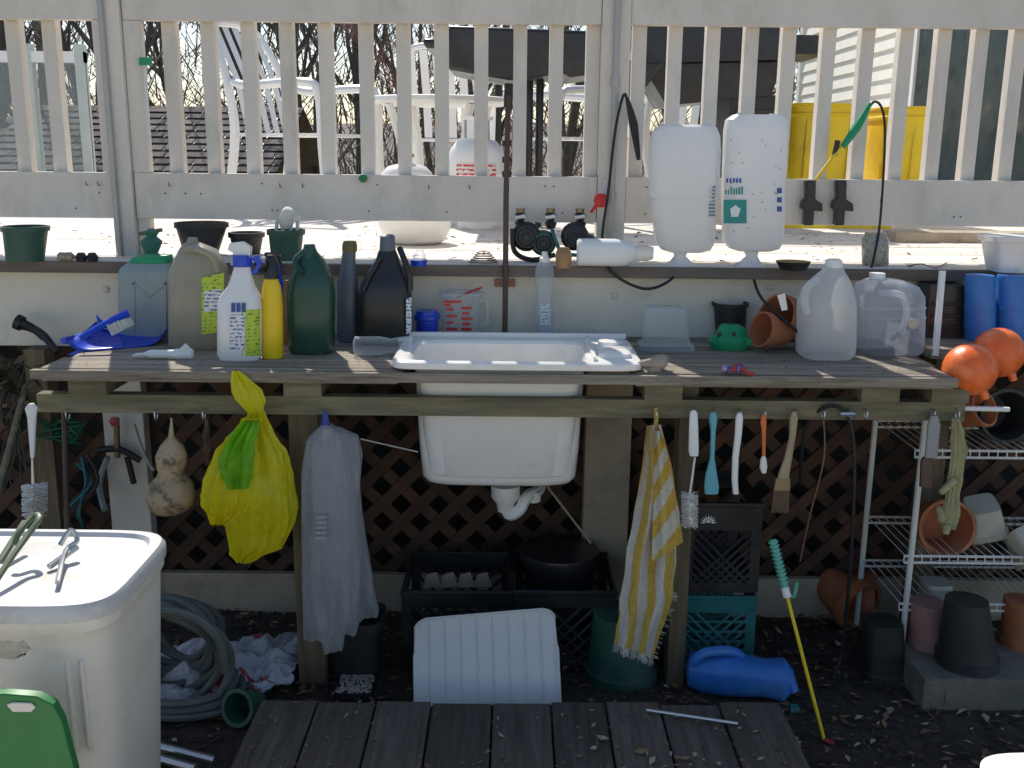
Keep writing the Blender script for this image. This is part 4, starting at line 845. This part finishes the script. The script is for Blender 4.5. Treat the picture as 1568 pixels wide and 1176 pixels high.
def tank(name,ul,ur,vb,hs_=1,full=True):
    o=Ob(name); p=on((ul+ur)/2,vb,ZD); r_=(ur-ul)/2*sc(p); o.T=Matrix.Translation((p.x,p.y+r_,ZD))@Matrix.Diagonal((1,1,hs_,1))
    o.lathe((0,0,0),[(r_*.7,0),(r_*.7,.03),(r_*.6,.03),(r_*.9,.06),(r_,.1),(r_,.30),(r_*.93,.345),(r_*.7,.38),(r_*.3,.395),(.02,.4)],white,seg=40)
    o.lathe((0,0,.39),[(.02,0),(.02,.04),(.03,.04),(.03,.06)],brass)
    if full:
        o.loft([(0,0,.36,r_*.55,r_*.55,2),(0,0,.47,r_*.55,r_*.55,2)],white,seg=24,a0=-2.2,a1=-.9); o.loft([(0,0,.36,r_*.55,r_*.55,2),(0,0,.47,r_*.55,r_*.55,2)],white,seg=24,a0=.6,a1=2.5)
        o.loft([(0,0,.47,r_*.55,r_*.55,2),(0,0,.475,r_*.58,r_*.58,2),(0,0,.485,r_*.58,r_*.58,2),(0,0,.485,r_*.50,r_*.50,2)],white,seg=32,c0=False,c1=False)
        o.loft([(0,0,.19,r_*1.01,r_*1.01,2),(0,0,.29,r_*1.01,r_*1.01,2)],redl,seg=20,a0=-2.3,a1=-.8)
    return o.done()
tank('propane_tank',684,772,352); tank('propane_tank',578,662,362,.72,False)
o=Ob('white_planter_bowl'); o.stand(ZD,[(376,605,670),(370,592,682),(350,580,690),(337,578,692)],white); o.done()
# grills
o=Ob('gas_grill'); Yg=4.7
o.ppoly([(690,48),(900,56),(912,118),(870,124),(855,116),(820,126),(780,128),(745,122),(690,112)],Yg,.45,blk)
o.ppoly([(652,66),(692,66),(692,82),(656,80)],Yg,.4,blk); o.ppoly([(905,95),(1010,100),(960,165),(930,140)],Yg,.4,blk)
for u in (806,822): 
    p=at(u,120,Yg); o.box(p.x,p.x+.03,Yg-.1,Yg-.06,ZD,p.z,blk); o.box(p.x,p.x+.03,Yg+.1,Yg+.14,ZD,p.z,blk)
o.done(bev=.02)
o=Ob('gas_grill'); Yg=4.9
o.ppoly([(975,45),(1110,30),(1190,50),(1195,98),(975,104)],Yg,.5,blk); o.ppoly([(1190,60),(1252,62),(1245,90),(1190,88)],Yg,.4,potk); o.ppoly([(975,104),(1180,100),(1165,150),(1010,165)],Yg,.42,blk)
p=at(1105,150,Yg); q=at(1180,150,Yg); o.box(p.x,q.x,Yg-.2,Yg+.2,ZD+.1,p.z,potk)
for k in range(3): o.box(p.x+.02,q.x-.02,Yg-.205,Yg-.2,p.z-.12-.09*k,p.z-.06-.09*k,blk)
o.box(p.x-.5,p.x-.46,Yg-.2,Yg-.16,ZD,p.z,blk); o.done(bev=.015)
for ul,ur,vt in ((1190,1318,160),(1338,1425,165)):
    o=Ob('yellow_recycling_bin'); Yb=5.2; a=at(ul,vt,Yb);e=at(ur,vt,Yb); cx_=(a.x+e.x)/2; r_=(e.x-a.x)/2
    o.loft([(cx_,Yb,ZD,r_*.85,.17,5),(cx_,Yb,a.z-.06,r_*.94,.2,5),(cx_,Yb,a.z-.06,r_,.21,5),(cx_,Yb,a.z-.045,r_,.21,5),(cx_,Yb,a.z-.045,r_*.95,.2,5),(cx_,Yb,a.z-.012,r_*.96,.2,5),(cx_,Yb,a.z-.012,r_,.21,5),(cx_,Yb,a.z,r_,.21,5),(cx_,Yb,a.z,r_*.95,.19,5),(cx_,Yb,a.z-.3,r_*.9,.18,5)],yelbin)
    for k in (-.5,0,.5): o.box(cx_+k*r_-.008,cx_+k*r_+.008,Yb-.198,Yb-.17,ZD+.05,a.z-.07,yelbin)
    o.done(bev=.004)
o=Ob('yellow_floor_mat'); p=on(1250,350,ZD); o.box(p.x-.3,p.x+.35,p.y,p.y+.25,ZD+.001,ZD+.02,yelbin); o.done()
hs=Ob('vinyl_sided_house'); xh=3.0
z=ZD-.1
while z<4.6:
    for (ya,yb_) in ((4.2,5.6),(7.9,11.0)): hs.add([(xh-.018,ya,z),(xh-.018,yb_,z),(xh+.0,yb_,z+.115),(xh+.0,ya,z+.115),(xh+.0,ya,z),(xh,yb_,z)],[(0,1,2,3),(4,5,1,0)],siding)
    z+=.115
hs.box(xh+.005,9,4.2,11,-.05,4.6,siding)
fr=M('door_frame',(.80,.80,.78),.4,.03)
for ya in (5.6,6.7,7.8): hs.box(xh-.04,xh+.004,ya,ya+.09,ZD,ZD+2.05,fr)
hs.box(xh-.04,xh+.004,5.6,7.89,ZD+2.05,ZD+2.15,fr); hs.box(xh-.02,xh+.003,5.69,7.8,ZD+.1,ZD+2.05,glass); hs.box(xh-.04,xh+.004,5.69,7.8,ZD,ZD+.1,fr)
hs.box(xh-.04,xh+.004,7.9,8.0,ZD,4.6,fr); hs.box(xh-.035,xh+.01,10.93,11.02,ZD,4.6,fr)
hs.box(2.8,9.4,4.0,11.3,4.6,4.75,fr); hs.done()
o=Ob('glass_enclosure'); a=at(-60,100,6).x; e=at(128,100,6).x; zt_=at(60,95,6).z
for x in (a,at(35,100,6).x,e-.05): o.box(x,x+.05,6,6.06,ZD,zt_+.1,M('green_grey_frame',(.50,.55,.50),.5,.08))
o.box(a,e,6.002,6.058,zt_,zt_+.06,fr); o.box(a,e,6.003,6.057,ZD,ZD+.1,fr); o.box(a,e,6.02,6.035,ZD+.1,zt_,M('pale_glass',(.4,.45,.45),.05,.05,alpha=.8)); o.done()
o=Ob('garden_shed'); m=M('shingles',(.12,.10,.09),.9,.3,9,.5,60,isl=.5)
y0,y1,z0_,z1_=9.6,11.6,1.0,1.95; xs0,xs1=-5.4,-2.35
rows=14
for k in range(rows):
    t0=k/rows; t1=(k+1.15)/rows; x=xs0-.1*(k%2)
    while x<xs1:
        w_=ru(.16,.3); o.add([(x,y0+(y1-y0)*t0-.01,z0_+(z1_-z0_)*t0+.016),(min(x+w_,xs1),y0+(y1-y0)*t0-.01,z0_+(z1_-z0_)*t0+.016),(min(x+w_,xs1),y0+(y1-y0)*t1,z0_+(z1_-z0_)*t1+.002),(x,y0+(y1-y0)*t1,z0_+(z1_-z0_)*t1+.002)],[(0,1,2,3)],m); x+=w_+.008
o.add([(xs0,y0,z0_),(xs1,y0,z0_),(xs1,y1,z1_),(xs0,y1,z1_)],[(0,1,2,3)],blk); o.box(xs0+.1,xs1-.1,y0+.25,y1,-.05,z0_+.1,bench); o.add([(xs0,y1,z1_),(xs1,y1,z1_),(xs1,y1+2,z0_),(xs0,y1+2,z0_)],[(0,1,2,3)],m)
o.done(fix=False)
def tree(name,x,y_,h_,m,seed,r0=.16,dmax=5):
    R=random.Random(seed); o=Ob(name)
    def br(p,d,l,r,dep):
        pts=[p]; n=3
        for i in range(n):
            d=(d+Vector((R.uniform(-.22,.22),R.uniform(-.22,.22),R.uniform(-.05,.16)))).normalized(); pts.append(pts[-1]+d*l/n)
        rr=[r*(1-.5*i/n) for i in range(n+1)]
        o.tube(pts,rr,bark if dep<2 else m,6 if dep<2 else 3,1,False)
        if dep<dmax:
            for i in range(6 if dep==0 else 3+(R.random()<.5)):
                t_=R.uniform(.35,1) if dep else R.uniform(.18,1); k=min(int(t_*n),n-1); q=pts[k].lerp(pts[k+1],t_*n-k)
                nd=(d+Vector((R.uniform(-1,1),R.uniform(-1,1),R.uniform(-.35,.5)))).normalized(); br(q,nd,l*R.uniform(.45,.72),max(.004,rr[k]*R.uniform(.36,.55)),dep+1)
    br(Vector((x,y_,-.05)),Vector((0,0,1)),h_*.5,r0,0)
    return o.done(fix=False)
for i,(x,y_,h_,r0) in enumerate([(-5.3,14,8,.15),(-3.3,15,8,.12),(-6.8,13,7,.12),(-1.8,16,8,.10),(-7.5,17,9,.13),(-.6,18,8,.10),(1.0,19,9,.11),(2.6,17,8,.10),(-4.3,20,9,.15),(-9,22,10,.15),(4.2,22,9,.13),(-.2,24,9,.14),(-2.7,13.2,6.5,.07),(-6.0,19,9,.14),(-3.6,24,10,.16)]):
    tree('bare_tree',x,y_,h_,twig,i+3,r0)
tree('reddish_budding_tree',-1.6,12.5,4.2,twigr,77,.05,5)
o=Ob('distant_woods')
for k in range(15000):
    x=ru(-34,26); y_=ru(26,48); z=ru(0,1)**1.3*9; l=ru(.4,1.8); a=ru(-1.1,1.1); w_=ru(.008,.036)
    o.add([(x-w_,y_,z),(x+w_,y_,z),(x+math.sin(a)*l+w_*.3,y_,z+math.cos(a)*l),(x+math.sin(a)*l-w_*.3,y_,z+math.cos(a)*l)],[(0,1,2,3)],twig if k%5 else twigr)
for k in range(60):
    x=ru(-34,26); y_=ru(26,46); w_=ru(.05,.16); o.tube([(x,y_,-.05),(x+ru(-.6,.6),y_,4),(x+ru(-1.2,1.2),y_,ru(7,11))],[w_,w_*.7,w_*.3],bark,5,3,False)
o.done(fix=False)
hl=Ob('wooded_hill'); hm=M('hill_brown',(.17,.14,.115),.95,.35,.8)
hl.grid(lambda s_,t_:Vector((-90+180*s_,50+60*t_,-.1+ (4.2+1.4*noise.noise(Vector((s_*9,t_*2,0))))*math.sin(t_*1.57))),60,10,hm); hl.done(fix=False)
o=Ob('white_plastic_stool'); p=on(1478,1150,.42); o.loft([(p.x+.2,p.y-.17,.0,.16,.14,5),(p.x+.2,p.y-.17,.38,.19,.165,5),(p.x+.2,p.y-.17,.40,.2,.175,5),(p.x+.2,p.y-.17,.415,.2,.175,5),(p.x+.2,p.y-.17,.42,.19,.165,5)],offw,seg=48); o.done()
